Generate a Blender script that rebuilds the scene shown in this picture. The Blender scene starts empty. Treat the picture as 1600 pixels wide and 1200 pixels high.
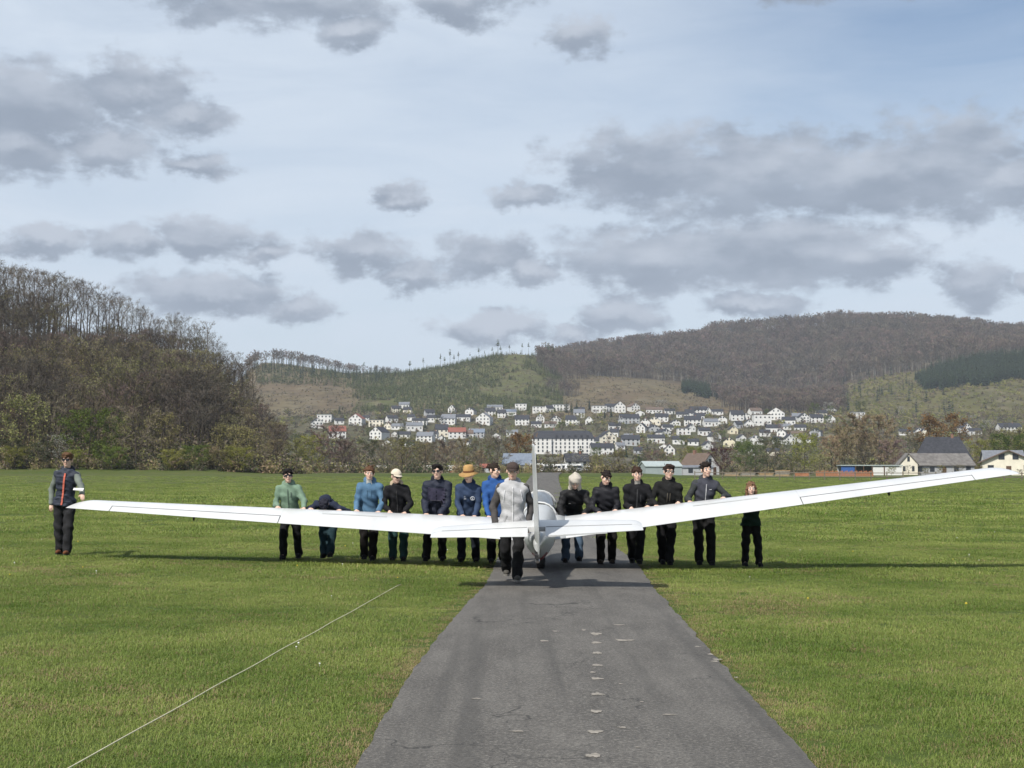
import bpy, math, random
import numpy as np
from mathutils import Vector, Matrix, Quaternion
random.seed(7); np.random.seed(7)
SC = bpy.context.scene
COL = SC.collection
R = math.radians
# ------------------------------------------------------------------ camera
F = 2260.0; CAMH = 1.65; HOR = 731.0
TH = math.atan((HOR - 600.0) / F)
cam_d = bpy.data.cameras.new('camera'); cam = bpy.data.objects.new('camera', cam_d); COL.objects.link(cam)
cam_d.sensor_width = 36.0; cam_d.lens = 36.0 * F / 1600.0
cam_d.clip_start = 0.1; cam_d.clip_end = 20000.0
cam.location = (0, 0, CAMH); cam.rotation_euler = (R(90) + TH, 0, 0)
SC.camera = cam
# ------------------------------------------------------------------ render / exposure
SC.view_settings.view_transform = 'Standard'; SC.view_settings.look = 'None'
SC.view_settings.exposure = 0.25; SC.view_settings.gamma = 1.0
SC.view_settings.use_curve_mapping = False
SC.render.engine = 'CYCLES'
SC.cycles.use_denoising = True; SC.cycles.use_adaptive_sampling = True; SC.cycles.adaptive_threshold = 0.02
SC.cycles.max_bounces = 5; SC.cycles.diffuse_bounces = 1; SC.cycles.glossy_bounces = 2
SC.cycles.transmission_bounces = 3; SC.cycles.transparent_max_bounces = 6; SC.cycles.volume_bounces = 0
SC.cycles.caustics_reflective = False; SC.cycles.caustics_refractive = False
# ------------------------------------------------------------------ sun
SUN_EL = R(47); SUN_TRAVEL = Vector((0.52, 0.854, 0)).normalized()      # shadows fall away from the camera and to the right
sun_pos = Vector((-SUN_TRAVEL.x * math.cos(SUN_EL), -SUN_TRAVEL.y * math.cos(SUN_EL), math.sin(SUN_EL)))
sl = bpy.data.lights.new('sun', 'SUN'); sl.energy = 4.4; sl.angle = R(0.6); sl.color = (1.0, 0.955, 0.88)
so = bpy.data.objects.new('sun', sl); COL.objects.link(so)
so.rotation_euler = (-sun_pos).to_track_quat('-Z', 'Y').to_euler(); so.location = (-30, -50, 60)
# ------------------------------------------------------------------ sky with broken cloud
def build_world():
    w = bpy.data.worlds.new('World'); SC.world = w; w.use_nodes = True
    nt = w.node_tree; nt.nodes.clear()
    # --- density group: input direction in sky units (x = azimuth, y = elevation), output density
    g = bpy.data.node_groups.new('cloud_density', 'ShaderNodeTree')
    g.interface.new_socket('P', in_out='INPUT', socket_type='NodeSocketVector')
    g.interface.new_socket('Density', in_out='OUTPUT', socket_type='NodeSocketFloat'); g.interface.new_socket('Top', in_out='OUTPUT', socket_type='NodeSocketFloat')
    gi = g.nodes.new('NodeGroupInput'); go = g.nodes.new('NodeGroupOutput')
    def mk(tree):
        def math_(op, a, b=None, c=None, clamp=False):
            n = tree.nodes.new('ShaderNodeMath'); n.operation = op; n.use_clamp = clamp
            for i, v in enumerate((a, b, c)):
                if v is None: continue
                if isinstance(v, (int, float)): n.inputs[i].default_value = v
                else: tree.links.new(v, n.inputs[i])
            return n.outputs[0]
        def vec(op, a, b=None, c=None, out=0):
            n = tree.nodes.new('ShaderNodeVectorMath'); n.operation = op
            for i, v in enumerate((a, b, c)):
                if v is None: continue
                if isinstance(v, (tuple, list)): n.inputs[i].default_value = v
                else: tree.links.new(v, n.inputs[i])
            return n.outputs[out]
        def noise(v, scale, detail=5, rough=0.55, dist=0.0, col=False):
            n = tree.nodes.new('ShaderNodeTexNoise'); n.inputs['Scale'].default_value = scale
            n.inputs['Detail'].default_value = detail; n.inputs['Roughness'].default_value = rough
            n.inputs['Distortion'].default_value = dist
            tree.links.new(v, n.inputs['Vector']); return n.outputs['Color' if col else 'Fac']
        def smooth(v, lo, hi):
            n = tree.nodes.new('ShaderNodeMapRange'); n.interpolation_type = 'SMOOTHSTEP'
            tree.links.new(v, n.inputs['Value']); n.inputs['From Min'].default_value = lo; n.inputs['From Max'].default_value = hi
            return n.outputs[0]
        return math_, vec, noise, smooth
    M, V, NZ, SM = mk(g)
    P = gi.outputs[0]
    wn = NZ(V('MULTIPLY', P, (0.8, 1.2, 1)), 0.013, 6, 0.66, 0, True)
    Pw = V('MULTIPLY_ADD', V('SUBTRACT', wn, (0.5, 0.5, 0.5)), (120, 70, 0), P)
    CL = [(1010,268,160,72),(1180,285,230,82),(1330,300,190,62),(1470,285,140,92),(1560,310,90,50),(1040,405,190,60),(1210,400,220,70),(1340,415,110,42),
          (70,205,130,72),(215,165,95,55),(290,205,85,36),(40,260,110,50),(175,255,85,45),(420,20,210,52),(545,60,70,30),(730,8,110,40),
          (90,395,95,24),(205,392,80,30),(320,385,105,36),(420,405,45,22),(330,462,135,34),(470,482,60,28),(560,398,85,36),(640,428,60,30),
          (760,405,85,44),(825,420,50,30),(625,310,42,24),(770,512,95,24),(970,492,75,34),(900,520,50,22),(1180,480,90,24),(1505,455,62,44),(1590,455,50,24),
          (905,72,60,34),(1300,2,200,30),(300,275,60,24),(820,310,60,24)]
    cur = None; cup = None
    for (cx, cy, rx, ry) in CL:
        a, e = (cx - 800), (HOR - cy)
        q = V('MULTIPLY_ADD', Pw, (1 / rx, 1 / ry, 0), (-a / rx, -e / ry, 0))
        l = V('LENGTH', q, out=1)
        l2 = V('LENGTH', V('ADD', q, (0, 20.0 / ry, 0)), out=1)
        cur = l if cur is None else M('MINIMUM', cur, l); cup = l2 if cup is None else M('MINIMUM', cup, l2)
    fine = NZ(V('MULTIPLY', P, (0.75, 1.25, 1)), 0.022, 7, 0.60)
    d = M('ADD', M('MULTIPLY', M('SUBTRACT', 1.08, cur), 1.45), M('MULTIPLY', M('SUBTRACT', fine, 0.5), 2.6))
    # outside the framed part of the sky the same broken cloud goes on
    gen = NZ(V('MULTIPLY', P, (0.55, 1.0, 1)), 0.0042, 6, 0.55, 0.2)
    d2 = M('MULTIPLY', M('SUBTRACT', gen, 0.50), 6.0)
    sx = g.nodes.new('ShaderNodeSeparateXYZ'); g.links.new(P, sx.inputs[0])
    far = M('MAXIMUM', SM(M('ABSOLUTE', sx.outputs[0]), 860, 1150), SM(sx.outputs[1], 760, 980))
    mx = g.nodes.new('ShaderNodeMix'); g.links.new(far, mx.inputs[0]); g.links.new(d, mx.inputs[2]); g.links.new(d2, mx.inputs[3])
    g.links.new(mx.outputs[0], go.inputs[0])
    mt = g.nodes.new('ShaderNodeMix'); g.links.new(far, mt.inputs[0]); g.links.new(M('SUBTRACT', cup, cur), mt.inputs[2]); mt.inputs[3].default_value = 0.1; g.links.new(mt.outputs[0], go.inputs[1])
    # --- world tree
    M, V, NZ, SM = mk(nt)
    tc = nt.nodes.new('ShaderNodeTexCoord'); s = nt.nodes.new('ShaderNodeSeparateXYZ')
    nt.links.new(tc.outputs['Generated'], s.inputs[0])
    az = M('MULTIPLY', M('ARCTAN2', s.outputs[0], s.outputs[1]), F)
    el = M('MULTIPLY', M('ARCSINE', s.outputs[2]), F)
    cb = nt.nodes.new('ShaderNodeCombineXYZ'); nt.links.new(az, cb.inputs[0]); nt.links.new(el, cb.inputs[1])
    P = cb.outputs[0]
    def dens(v):
        n = nt.nodes.new('ShaderNodeGroup'); n.node_tree = g; nt.links.new(v, n.inputs[0]); return n.outputs
    d0, top = dens(P)
    nA = NZ(V('MULTIPLY', P, (0.6, 1.3, 1)), 0.013, 5, 0.5); nB = NZ(V('MULTIPLY_ADD', P, (0.6, 1.3, 1), (-8, 30, 0)), 0.013, 3, 0.5)
    cover = M('MULTIPLY', SM(d0, -0.15, 0.75), 0.93)
    lit = SM(M('ADD', top, M('MULTIPLY', M('SUBTRACT', nA, nB), 1.6)), -0.25, 0.85)
    sky = nt.nodes.new('ShaderNodeTexSky'); sky.sky_type = 'NISHITA'; sky.sun_disc = False
    sky.sun_elevation = SUN_EL; sky.sun_rotation = math.atan2(sun_pos.x, sun_pos.y)
    sky.altitude = 250; sky.air_density = 1.0; sky.dust_density = 1.2; sky.ozone_density = 1.0
    # thin high veil, thinner towards the upper right
    vn = NZ(V('MULTIPLY', P, (0.35, 1.6, 1)), 0.006, 6, 0.6, 0.6)
    clr = M('MULTIPLY', SM(az, -60, 620), SM(el, 330, 640))
    veil = M('SUBTRACT', M('ADD', 0.84, M('MULTIPLY', M('SUBTRACT', vn, 0.5), 0.75)), M('MULTIPLY', clr, 0.62), clamp=True)
    def mixc(fac, a, b):
        n = nt.nodes.new('ShaderNodeMix'); n.data_type = 'RGBA'
        nt.links.new(fac, n.inputs[0])
        for v, i in ((a, 6), (b, 7)):
            if isinstance(v, tuple): n.inputs[i].default_value = v
            else: nt.links.new(v, n.inputs[i])
        return n.outputs[2]
    c1 = mixc(veil, sky.outputs[0], (5.75, 6.5, 7.45, 1))
    dark = mixc(SM(nA, 0.3, 0.72), (2.45, 2.9, 3.65, 1), (3.1, 3.6, 4.4, 1))
    cc = mixc(lit, dark, (4.55, 5.0, 5.75, 1))
    c2 = mixc(cover, c1, cc)
    bg = nt.nodes.new('ShaderNodeBackground'); bg.inputs['Strength'].default_value = 0.1
    nt.links.new(c2, bg.inputs['Color'])
    out = nt.nodes.new('ShaderNodeOutputWorld'); nt.links.new(bg.outputs[0], out.inputs[0])
    w.cycles.sampling_method = 'NONE'
build_world()

# ------------------------------------------------------------------ helpers
def ray(px, py):
    a = (px - 800.0) / F; b = (600.0 - py) / F
    return Vector((a, math.cos(TH) - b * math.sin(TH), math.sin(TH) + b * math.cos(TH)))
def at(px, py, Y):
    d = ray(px, py); return Vector((0, 0, CAMH)) + d * (Y / d.y)
def tag(o, label=None, cat=None, group=None, kind=None):
    if label: o['label'] = label
    if cat: o['category'] = cat
    if group: o['group'] = group
    if kind: o['kind'] = kind
    return o
def link(o, parent=None):
    COL.objects.link(o)
    if parent is not None: o.parent = parent
    return o
def empty(name, loc=(0, 0, 0), rz=0.0):
    o = bpy.data.objects.new(name, None); o.empty_display_size = 0.3
    o.location = loc; o.rotation_euler = (0, 0, rz); return link(o)
def mesh_of(name, verts, faces, mats=(), midx=None, smooth=False):
    me = bpy.data.meshes.new(name)
    me.from_pydata([tuple(v) for v in verts] if not isinstance(verts, np.ndarray) else verts.tolist(), [], faces if not isinstance(faces, np.ndarray) else faces.tolist())
    for m in mats: me.materials.append(m)
    if midx is not None: me.polygons.foreach_set('material_index', np.asarray(midx, dtype=np.int32))
    if smooth: me.polygons.foreach_set('use_smooth', np.ones(len(me.polygons), dtype=bool))
    me.update(); return me
def obj(name, me, parent=None, loc=None, rot=None, scale=None):
    o = bpy.data.objects.new(name, me)
    if loc is not None: o.location = loc
    if rot is not None: o.rotation_euler = rot
    if scale is not None: o.scale = (scale,) * 3 if isinstance(scale, (int, float)) else scale
    return link(o, parent)
class MB:
    """collects simple shapes into one mesh"""
    def __init__(s): s.v = []; s.f = []; s.m = []
    def add(s, vs, fs, m=0):
        n = len(s.v); s.v += [tuple(v) for v in vs]; s.f += [tuple(i + n for i in f) for f in fs]; s.m += [m] * len(fs); return s
    def box(s, x0, x1, y0, y1, z0, z1, m=0):
        v = [(x0,y0,z0),(x1,y0,z0),(x1,y1,z0),(x0,y1,z0),(x0,y0,z1),(x1,y0,z1),(x1,y1,z1),(x0,y1,z1)]
        return s.add(v, [(0,3,2,1),(4,5,6,7),(0,1,5,4),(1,2,6,5),(2,3,7,6),(3,0,4,7)], m)
    def tube(s, pts, rads, n=8, m=0, caps=True):
        pts = [Vector(p) for p in pts]; k = len(pts); rings = []; up = None
        for i, p in enumerate(pts):
            d = (pts[min(i + 1, k - 1)] - pts[max(i - 1, 0)]).normalized()
            if up is None: up = d.orthogonal().normalized()
            up = (up - d * up.dot(d)).normalized(); sd = d.cross(up)
            r = rads[i] if hasattr(rads, '__len__') else rads
            rings.append([p + (up * math.cos(2 * math.pi * j / n) + sd * math.sin(2 * math.pi * j / n)) * r for j in range(n)])
        vs = [v for rg in rings for v in rg]; fs = []
        for i in range(k - 1):
            for j in range(n): fs.append((i*n+j, i*n+(j+1)%n, (i+1)*n+(j+1)%n, (i+1)*n+j))
        if caps: fs.append(tuple(range(n - 1, -1, -1))); fs.append(tuple(range((k - 1) * n, k * n)))
        return s.add(vs, fs, m)
    def sphere(s, c, r, nu=10, nv=6, m=0):
        r = (r,) * 3 if isinstance(r, (int, float)) else r
        vs = []; fs = []
        for i in range(nv + 1):
            t = math.pi * i / nv
            for j in range(nu):
                p = 2 * math.pi * j / nu
                vs.append((c[0] + r[0]*math.sin(t)*math.cos(p), c[1] + r[1]*math.sin(t)*math.sin(p), c[2] + r[2]*math.cos(t)))
        for i in range(nv):
            for j in range(nu): fs.append((i*nu+j, (i+1)*nu+j, (i+1)*nu+(j+1)%nu, i*nu+(j+1)%nu))
        return s.add(vs, fs, m)
    def loft(s, rings, m=0, caps=True):
        n = len(rings[0]); vs = [v for rg in rings for v in rg]; fs = []
        for i in range(len(rings) - 1):
            for j in range(n): fs.append((i*n+j, i*n+(j+1)%n, (i+1)*n+(j+1)%n, (i+1)*n+j))
        if caps: fs.append(tuple(range(n - 1, -1, -1))); fs.append(tuple(range((len(rings) - 1) * n, len(rings) * n)))
        return s.add(vs, fs, m)
    def mesh(s, name, mats, smooth=False):
        return mesh_of(name, s.v, s.f, mats if isinstance(mats, (list, tuple)) else [mats], s.m, smooth)
    def build(s, name, mats, parent=None, smooth=False, loc=None, rot=None):
        return obj(name, s.mesh(name, mats, smooth), parent, loc, rot)
# smooth value noise
def _h(ix, iy):
    n = (ix.astype(np.int64) * 374761393 + iy.astype(np.int64) * 668265263) & 0x7fffffff
    n = ((n ^ (n >> 13)) * 1274126177) & 0x7fffffff
    return ((n ^ (n >> 16)) & 0xffff) / 65535.0
def vn2(x, y):
    x = np.asarray(x, float); y = np.asarray(y, float)
    ix = np.floor(x); iy = np.floor(y); fx = x - ix; fy = y - iy
    fx = fx*fx*(3-2*fx); fy = fy*fy*(3-2*fy)
    a = _h(ix, iy); b = _h(ix+1, iy); c = _h(ix, iy+1); d = _h(ix+1, iy+1)
    return (a*(1-fx)+b*fx)*(1-fy) + (c*(1-fx)+d*fx)*fy
def fbm(x, y, o=4):
    t = 0; a = 0.5
    for i in range(o): t = t + a * vn2(np.asarray(x) * 2**i + 17*i, np.asarray(y) * 2**i - 9*i); a *= 0.5
    return t
# ------------------------------------------------------------------ materials
def mat(name, col, rough=0.7, var=0.0, scale=5.0, col2=None, metal=0.0, bump=0.0, bscale=None, rnd=0.0, coat=0.0, spec=0.5, trans=0.0, detail=4, coords='Object', stretch=None):
    m = bpy.data.materials.new(name); m.use_nodes = True; nt = m.node_tree; b = nt.nodes['Principled BSDF']
    b.inputs['Roughness'].default_value = rough; b.inputs['Metallic'].default_value = metal
    b.inputs['Coat Weight'].default_value = coat; b.inputs['Specular IOR Level'].default_value = spec
    c = tuple(col) + (1,) if len(col) == 3 else col
    b.inputs['Base Color'].default_value = c
    tc = None
    def tex(sc):
        nonlocal tc
        if tc is None: tc = nt.nodes.new('ShaderNodeTexCoord')
        src = tc.outputs[coords]
        if stretch:
            mp = nt.nodes.new('ShaderNodeMapping'); mp.inputs['Scale'].default_value = stretch
            nt.links.new(src, mp.inputs[0]); src = mp.outputs[0]
        n = nt.nodes.new('ShaderNodeTexNoise'); n.inputs['Scale'].default_value = sc; n.inputs['Detail'].default_value = detail
        nt.links.new(src, n.inputs['Vector']); return n
    last = None
    if var > 0 or col2 is not None:
        n = tex(scale); rp = nt.nodes.new('ShaderNodeMapRange'); rp.inputs['From Min'].default_value = 0.3; rp.inputs['From Max'].default_value = 0.7
        nt.links.new(n.outputs['Fac'], rp.inputs['Value'])
        mx = nt.nodes.new('ShaderNodeMix'); mx.data_type = 'RGBA'
        c2 = tuple(col2) + (1,) if col2 is not None else tuple(min(1, v * (1 + var)) for v in c[:3]) + (1,)
        c1 = c if col2 is not None else tuple(v * (1 - var) for v in c[:3]) + (1,)
        mx.inputs[6].default_value = c1; mx.inputs[7].default_value = c2
        nt.links.new(rp.outputs[0], mx.inputs[0]); last = mx.outputs[2]
    if rnd > 0:
        oi = nt.nodes.new('ShaderNodeObjectInfo'); hs = nt.nodes.new('ShaderNodeHueSaturation')
        r1 = nt.nodes.new('ShaderNodeMapRange'); r1.inputs['To Min'].default_value = 1 - rnd; r1.inputs['To Max'].default_value = 1 + rnd
        nt.links.new(oi.outputs['Random'], r1.inputs['Value']); nt.links.new(r1.outputs[0], hs.inputs['Value'])
        m7 = nt.nodes.new('ShaderNodeMath'); m7.operation = 'MULTIPLY'; m7.inputs[1].default_value = 7.31
        fr = nt.nodes.new('ShaderNodeMath'); fr.operation = 'FRACT'
        nt.links.new(oi.outputs['Random'], m7.inputs[0]); nt.links.new(m7.outputs[0], fr.inputs[0])
        r2 = nt.nodes.new('ShaderNodeMapRange'); r2.inputs['To Min'].default_value = 0.5 - rnd * 0.06; r2.inputs['To Max'].default_value = 0.5 + rnd * 0.06
        nt.links.new(fr.outputs[0], r2.inputs['Value']); nt.links.new(r2.outputs[0], hs.inputs['Hue'])
        if last is not None: nt.links.new(last, hs.inputs['Color'])
        else: hs.inputs['Color'].default_value = c
        last = hs.outputs[0]
    if last is not None: nt.links.new(last, b.inputs['Base Color'])
    if bump > 0:
        n = tex(bscale or scale * 3); bp = nt.nodes.new('ShaderNodeBump'); bp.inputs['Strength'].default_value = bump; bp.inputs['Distance'].default_value = 0.02
        nt.links.new(n.outputs['Fac'], bp.inputs['Height']); nt.links.new(bp.outputs[0], b.inputs['Normal'])
    if trans > 0:
        tr = nt.nodes.new('ShaderNodeBsdfTranslucent'); ms = nt.nodes.new('ShaderNodeMixShader'); ms.inputs[0].default_value = trans
        if last is not None: nt.links.new(last, tr.inputs[0])
        else: tr.inputs[0].default_value = c
        nt.links.new(b.outputs[0], ms.inputs[1]); nt.links.new(tr.outputs[0], ms.inputs[2])
        nt.links.new(ms.outputs[0], nt.nodes['Material Output'].inputs[0])
    return m
# instancing for uncountable stuff (grass, forest mass)
def scatter(name, pts, idx, sc, rz, protos, label, cat, tilt=None):
    c = bpy.data.collections.new(name + '_sources')
    for i, p in enumerate(protos):
        o = bpy.data.objects.new('%s_source_%02d' % (name, i), p); c.objects.link(o)
    pts = np.asarray(pts, dtype=np.float32); n = len(pts)
    me = bpy.data.meshes.new(name); me.vertices.add(n); me.vertices.foreach_set('co', pts.ravel())
    rot = np.zeros((n, 3), np.float32); rot[:, 2] = rz
    if tilt is not None: rot[:, :2] = tilt
    a = me.attributes.new('rot', 'FLOAT_VECTOR', 'POINT'); a.data.foreach_set('vector', rot.ravel())
    a = me.attributes.new('sc', 'FLOAT', 'POINT'); a.data.foreach_set('value', np.asarray(sc, np.float32))
    a = me.attributes.new('idx', 'INT', 'POINT'); a.data.foreach_set('value', np.asarray(idx, np.int32))
    o = obj(name, me); tag(o, label, cat, None, 'stuff')
    g = bpy.data.node_groups.new(name + '_scatter', 'GeometryNodeTree')
    g.interface.new_socket('Geometry', in_out='INPUT', socket_type='NodeSocketGeometry')
    g.interface.new_socket('Geometry', in_out='OUTPUT', socket_type='NodeSocketGeometry')
    gi = g.nodes.new('NodeGroupInput'); go = g.nodes.new('NodeGroupOutput')
    mp = g.nodes.new('GeometryNodeMeshToPoints'); ip = g.nodes.new('GeometryNodeInstanceOnPoints')
    ci = g.nodes.new('GeometryNodeCollectionInfo'); ci.inputs['Collection'].default_value = c
    ci.inputs['Separate Children'].default_value = True; ci.inputs['Reset Children'].default_value = True
    ip.inputs['Pick Instance'].default_value = True
    def na(nm, t):
        x = g.nodes.new('GeometryNodeInputNamedAttribute'); x.data_type = t; x.inputs['Name'].default_value = nm; return x.outputs[0]
    L = g.links.new
    L(gi.outputs[0], mp.inputs['Mesh']); L(mp.outputs[0], ip.inputs['Points']); L(ci.outputs[0], ip.inputs['Instance'])
    L(na('idx', 'INT'), ip.inputs['Instance Index']); L(na('rot', 'FLOAT_VECTOR'), ip.inputs['Rotation']); L(na('sc', 'FLOAT'), ip.inputs['Scale'])
    L(ip.outputs[0], go.inputs[0])
    md = o.modifiers.new('scatter', 'NODES'); md.node_group = g
    return o
# ------------------------------------------------------------------ terrain
DN = [0, 60, 150, 270, 330, 430, 520, 700, 900, 1100, 1300, 1500, 1700, 1900, 2200, 2600, 3200, 6000]
RGE = lambda px: float(np.interp(px, [380,450,540,600,640,700,740,790,820,850,880,930,1000,1060,1130,1200,1250,1300,1350,1400,1450,1500,1600,2200], [568,574,584,584,579,572,562,555,554,562,580,588,595,604,616,624,630,617,602,590,580,570,555,545]))
RGB = lambda px: float(np.interp(px, [700,860,900,1000,1060,1130,1200,1250,1300,1350,1450,1535,1560,1600,2300], [600,566,553,538,528,517,513,509,504,502,505,512,522,520,545]))
HCOL = {}
def _mid(px):
    r = RGE(px); far = RGB(px) if px >= 850 else max(r + 22, 596)
    d22 = 0.5 * (r + far) + 4 if px >= 850 else r + 14
    f27 = 744 if px > 1050 else 740.5
    return [756, f27, f27 - 1.5, f27 - 2.5, 738.5 if px <= 1050 else 739.5, 734, 722, 697, 668, 641, r + 0.52 * (641 - r), r, d22, far, 640, 700]
for px in (450,500,560,620,660,700,740,780,820,850,880,930,1000,1060,1130,1200,1250,1300,1350,1400,1450,1500,1550,1600,1900,2300): HCOL[px] = _mid(px)
def _left(e27, a, b, c, d): return [756, e27, a, b, c, d, 650, 655, 650, 640, 630, 620, 616, 612, 650, 700]
HCOL[-900] = _left(739, 640, 480, 500, 600); HCOL[0] = _left(739, 650, 522, 545, 620); HCOL[100] = _left(739, 655, 532, 553, 625)
HCOL[200] = _left(739, 665, 546, 564, 630); HCOL[300] = _left(739, 682, 563, 582, 640); HCOL[350] = _left(739, 694, 590, 606, 650)
l = _mid(400); HCOL[400] = l[:2] + [718, 660, 668, 690, 700] + l[7:]
_pxs = np.array(sorted(HCOL)); _tab = np.zeros((len(_pxs), len(DN)))
for i, p in enumerate(_pxs):
    _tab[i, 0:2] = 0
    for j, py in enumerate(HCOL[p]):
        D = DN[j + 2]; d = ray(p, py); _tab[i, j + 2] = CAMH + D * d.z / d.y
    _tab[i, 2] = min(_tab[i, 2], 0.25); _tab[i, 2] = max(_tab[i, 2], -0.2)
_DN = np.array(DN, float)
# resample on a fine grid and soften
_gp = np.linspace(-900, 2300, 321); _gd = np.concatenate([np.arange(0, 300, 10), np.arange(300, 3200, 25), np.arange(3200, 6001, 200)]).astype(float)
_G = np.zeros((len(_gp), len(_gd)))
_tmp = np.array([[np.interp(d, _DN, _tab[i]) for d in _gd] for i in range(len(_pxs))])
for j in range(len(_gd)): _G[:, j] = np.interp(_gp, _pxs, _tmp[:, j])
for _ in range(2): _G[1:-1] = 0.25 * _G[:-2] + 0.5 * _G[1:-1] + 0.25 * _G[2:]
for _ in range(2): _G[:, 1:-1] = 0.25 * _G[:, :-2] + 0.5 * _G[:, 1:-1] + 0.25 * _G[:, 2:]
def H(x, y):
    x = np.atleast_1d(np.asarray(x, float)); y = np.atleast_1d(np.asarray(y, float))
    yy = np.clip(y, 1.0, 5990); px = np.clip(800 + F * x / np.maximum(yy, 30), -899, 2299)
    fi = (px + 900) / 10.0; i = np.clip(fi.astype(int), 0, len(_gp) - 2); u = fi - i
    j = np.clip(np.searchsorted(_gd, yy) - 1, 0, len(_gd) - 2); v = (yy - _gd[j]) / (_gd[j+1] - _gd[j])
    z = (_G[i, j]*(1-u) + _G[i+1, j]*u)*(1-v) + (_G[i, j+1]*(1-u) + _G[i+1, j+1]*u)*v
    near = np.clip(1 - (y - 40) / 60, 0, 1)
    cross = -0.011 * np.clip(x, -25, 25) * np.clip((y - 8) / 14, 0, 1) * near
    dip = 0.05 * (fbm(x * 0.09 + 5, y * 0.09, 2) - 0.375) * np.clip((np.abs(x - 0.45) - 1.6) / 3, 0, 1) * np.clip((140 - y) / 60, 0, 1)
    big = np.clip((yy - 900) / 600, 0, 1) * (fbm(x / 150, yy / 150, 4) - 0.47) * 22
    lh = np.clip((yy - 290) / 60, 0, 1) * np.clip((650 - yy) / 60, 0, 1) * np.clip((430 - px) / 60, 0, 1) * (fbm(x / 30, yy / 30, 3) - 0.45) * 7
    return z + cross + dip + big + lh
def H1(x, y): return float(H(x, y)[0])
def ground_at(px, py, d0=120, d1=3000):
    """where the line of sight through a photo pixel meets the terrain"""
    d = ray(px, py); prev = d0
    for D in np.arange(d0, d1, 4.0):
        if CAMH + D * d.z / d.y <= H1(D * d.x / d.y, D):
            return Vector((prev * d.x / d.y, prev, H1(prev * d.x / d.y, prev)))
        prev = D
    return None
def terrain():
    t = np.linspace(-1, 1, 241); xs = 2600 * np.sinh(5.6 * t) / math.sinh(5.6)
    s = np.linspace(0, 1, 330); ys = -60 + 90 * s * 1.0 + 5000 * (np.exp(5.2 * s) - 1) / (math.exp(5.2) - 1)
    X, Y = np.meshgrid(xs, ys); Z = H(X.ravel(), Y.ravel())
    v = np.stack([X.ravel(), Y.ravel(), Z], 1); nx, ny = len(xs), len(ys)
    i = np.arange(nx - 1)[None, :] + np.arange(ny - 1)[:, None] * nx; i = i.ravel()
    f = np.stack([i, i + 1, i + 1 + nx, i + nx], 1)
    px = 800 + F * v[:, 0] / np.maximum(v[:, 1], 30); D = v[:, 1]
    py_ = HOR - (Z - CAMH) / np.maximum(D, 30) * F
    c = np.zeros((len(v), 4)); c[:, 3] = np.clip((330 - D) / 60, 0, 1)
    n = fbm(v[:, 0] / 60, v[:, 1] / 60, 4)
    def put(mask, col, col2):
        k = np.clip((n - 0.3) * 3, 0, 1)[:, None]
        cc = np.array(col) * (1 - k) + np.array(col2) * k
        c[mask, :3] = cc[mask]
    put(D < 1e9, (0.066, 0.092, 0.022), (0.088, 0.105, 0.032))
    put(D > 330, (0.075, 0.075, 0.032), (0.10, 0.095, 0.045))
    put((D > 272) & (D < 800) & (px < 445), (0.060, 0.042, 0.026), (0.085, 0.062, 0.035))
    put((D > 850) & (D < 1480), (0.072, 0.075, 0.036), (0.098, 0.090, 0.050))
    put((D >= 1440) & (D < 1960), (0.118, 0.088, 0.054), (0.145, 0.120, 0.066))
    put((D >= 1500 + 130 * n) & (D < 1960) & (px > 545 + 60 * n) & (px < 880), (0.078, 0.085, 0.030), (0.105, 0.108, 0.040))
    put((D >= 1440) & (D < 1960) & (px > 1270), (0.090, 0.088, 0.034), (0.12, 0.105, 0.042))
    put((D >= 1960), (0.060, 0.048, 0.036), (0.080, 0.062, 0.045))
    m = bpy.data.materials.new('terrain'); m.use_nodes = True; nt = m.node_tree; b = nt.nodes['Principled BSDF']; b.inputs['Roughness'].default_value = 0.95
    b.inputs['Specular IOR Level'].default_value = 0.1
    at_ = nt.nodes.new('ShaderNodeVertexColor'); at_.layer_name = 'cover'
    tc = nt.nodes.new('ShaderNodeTexCoord')
    def nz(sc, det, st=(1, 1, 1)):
        mp = nt.nodes.new('ShaderNodeMapping'); mp.inputs['Scale'].default_value = st; nt.links.new(tc.outputs['Object'], mp.inputs[0])
        x = nt.nodes.new('ShaderNodeTexNoise'); x.inputs['Scale'].default_value = sc; x.inputs['Detail'].default_value = det; nt.links.new(mp.outputs[0], x.inputs['Vector']); return x.outputs['Fac']
    def mul(a, bcol, fac):
        mx = nt.nodes.new('ShaderNodeMix'); mx.data_type = 'RGBA'; mx.blend_type = 'MIX'
        nt.links.new(fac, mx.inputs[0]); nt.links.new(a, mx.inputs[6]); mx.inputs[7].default_value = bcol; return mx.outputs[2]
    def rng(v, lo, hi, tmax):
        r_ = nt.nodes.new('ShaderNodeMapRange'); nt.links.new(v, r_.inputs[0]); r_.inputs[1].default_value = lo; r_.inputs[2].default_value = hi; r_.inputs[4].default_value = tmax; return r_.outputs[0]
    def am(fac, inv=False):
        x = nt.nodes.new('ShaderNodeMath'); x.operation = 'MULTIPLY'; nt.links.new(fac, x.inputs[0])
        if inv: y = nt.nodes.new('ShaderNodeMath'); y.operation = 'SUBTRACT'; y.inputs[0].default_value = 1.0; nt.links.new(at_.outputs['Alpha'], y.inputs[1]); nt.links.new(y.outputs[0], x.inputs[1])
        else: nt.links.new(at_.outputs['Alpha'], x.inputs[1])
        return x.outputs[0]
    col = at_.outputs[0]
    col = mul(col, (0.058, 0.048, 0.030, 1), am(rng(nz(0.07, 7), 0.46, 0.66, 0.75), True)); col = mul(col, (0.17, 0.145, 0.095, 1), am(rng(nz(0.045, 8), 0.54, 0.68, 0.6), True))
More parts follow.
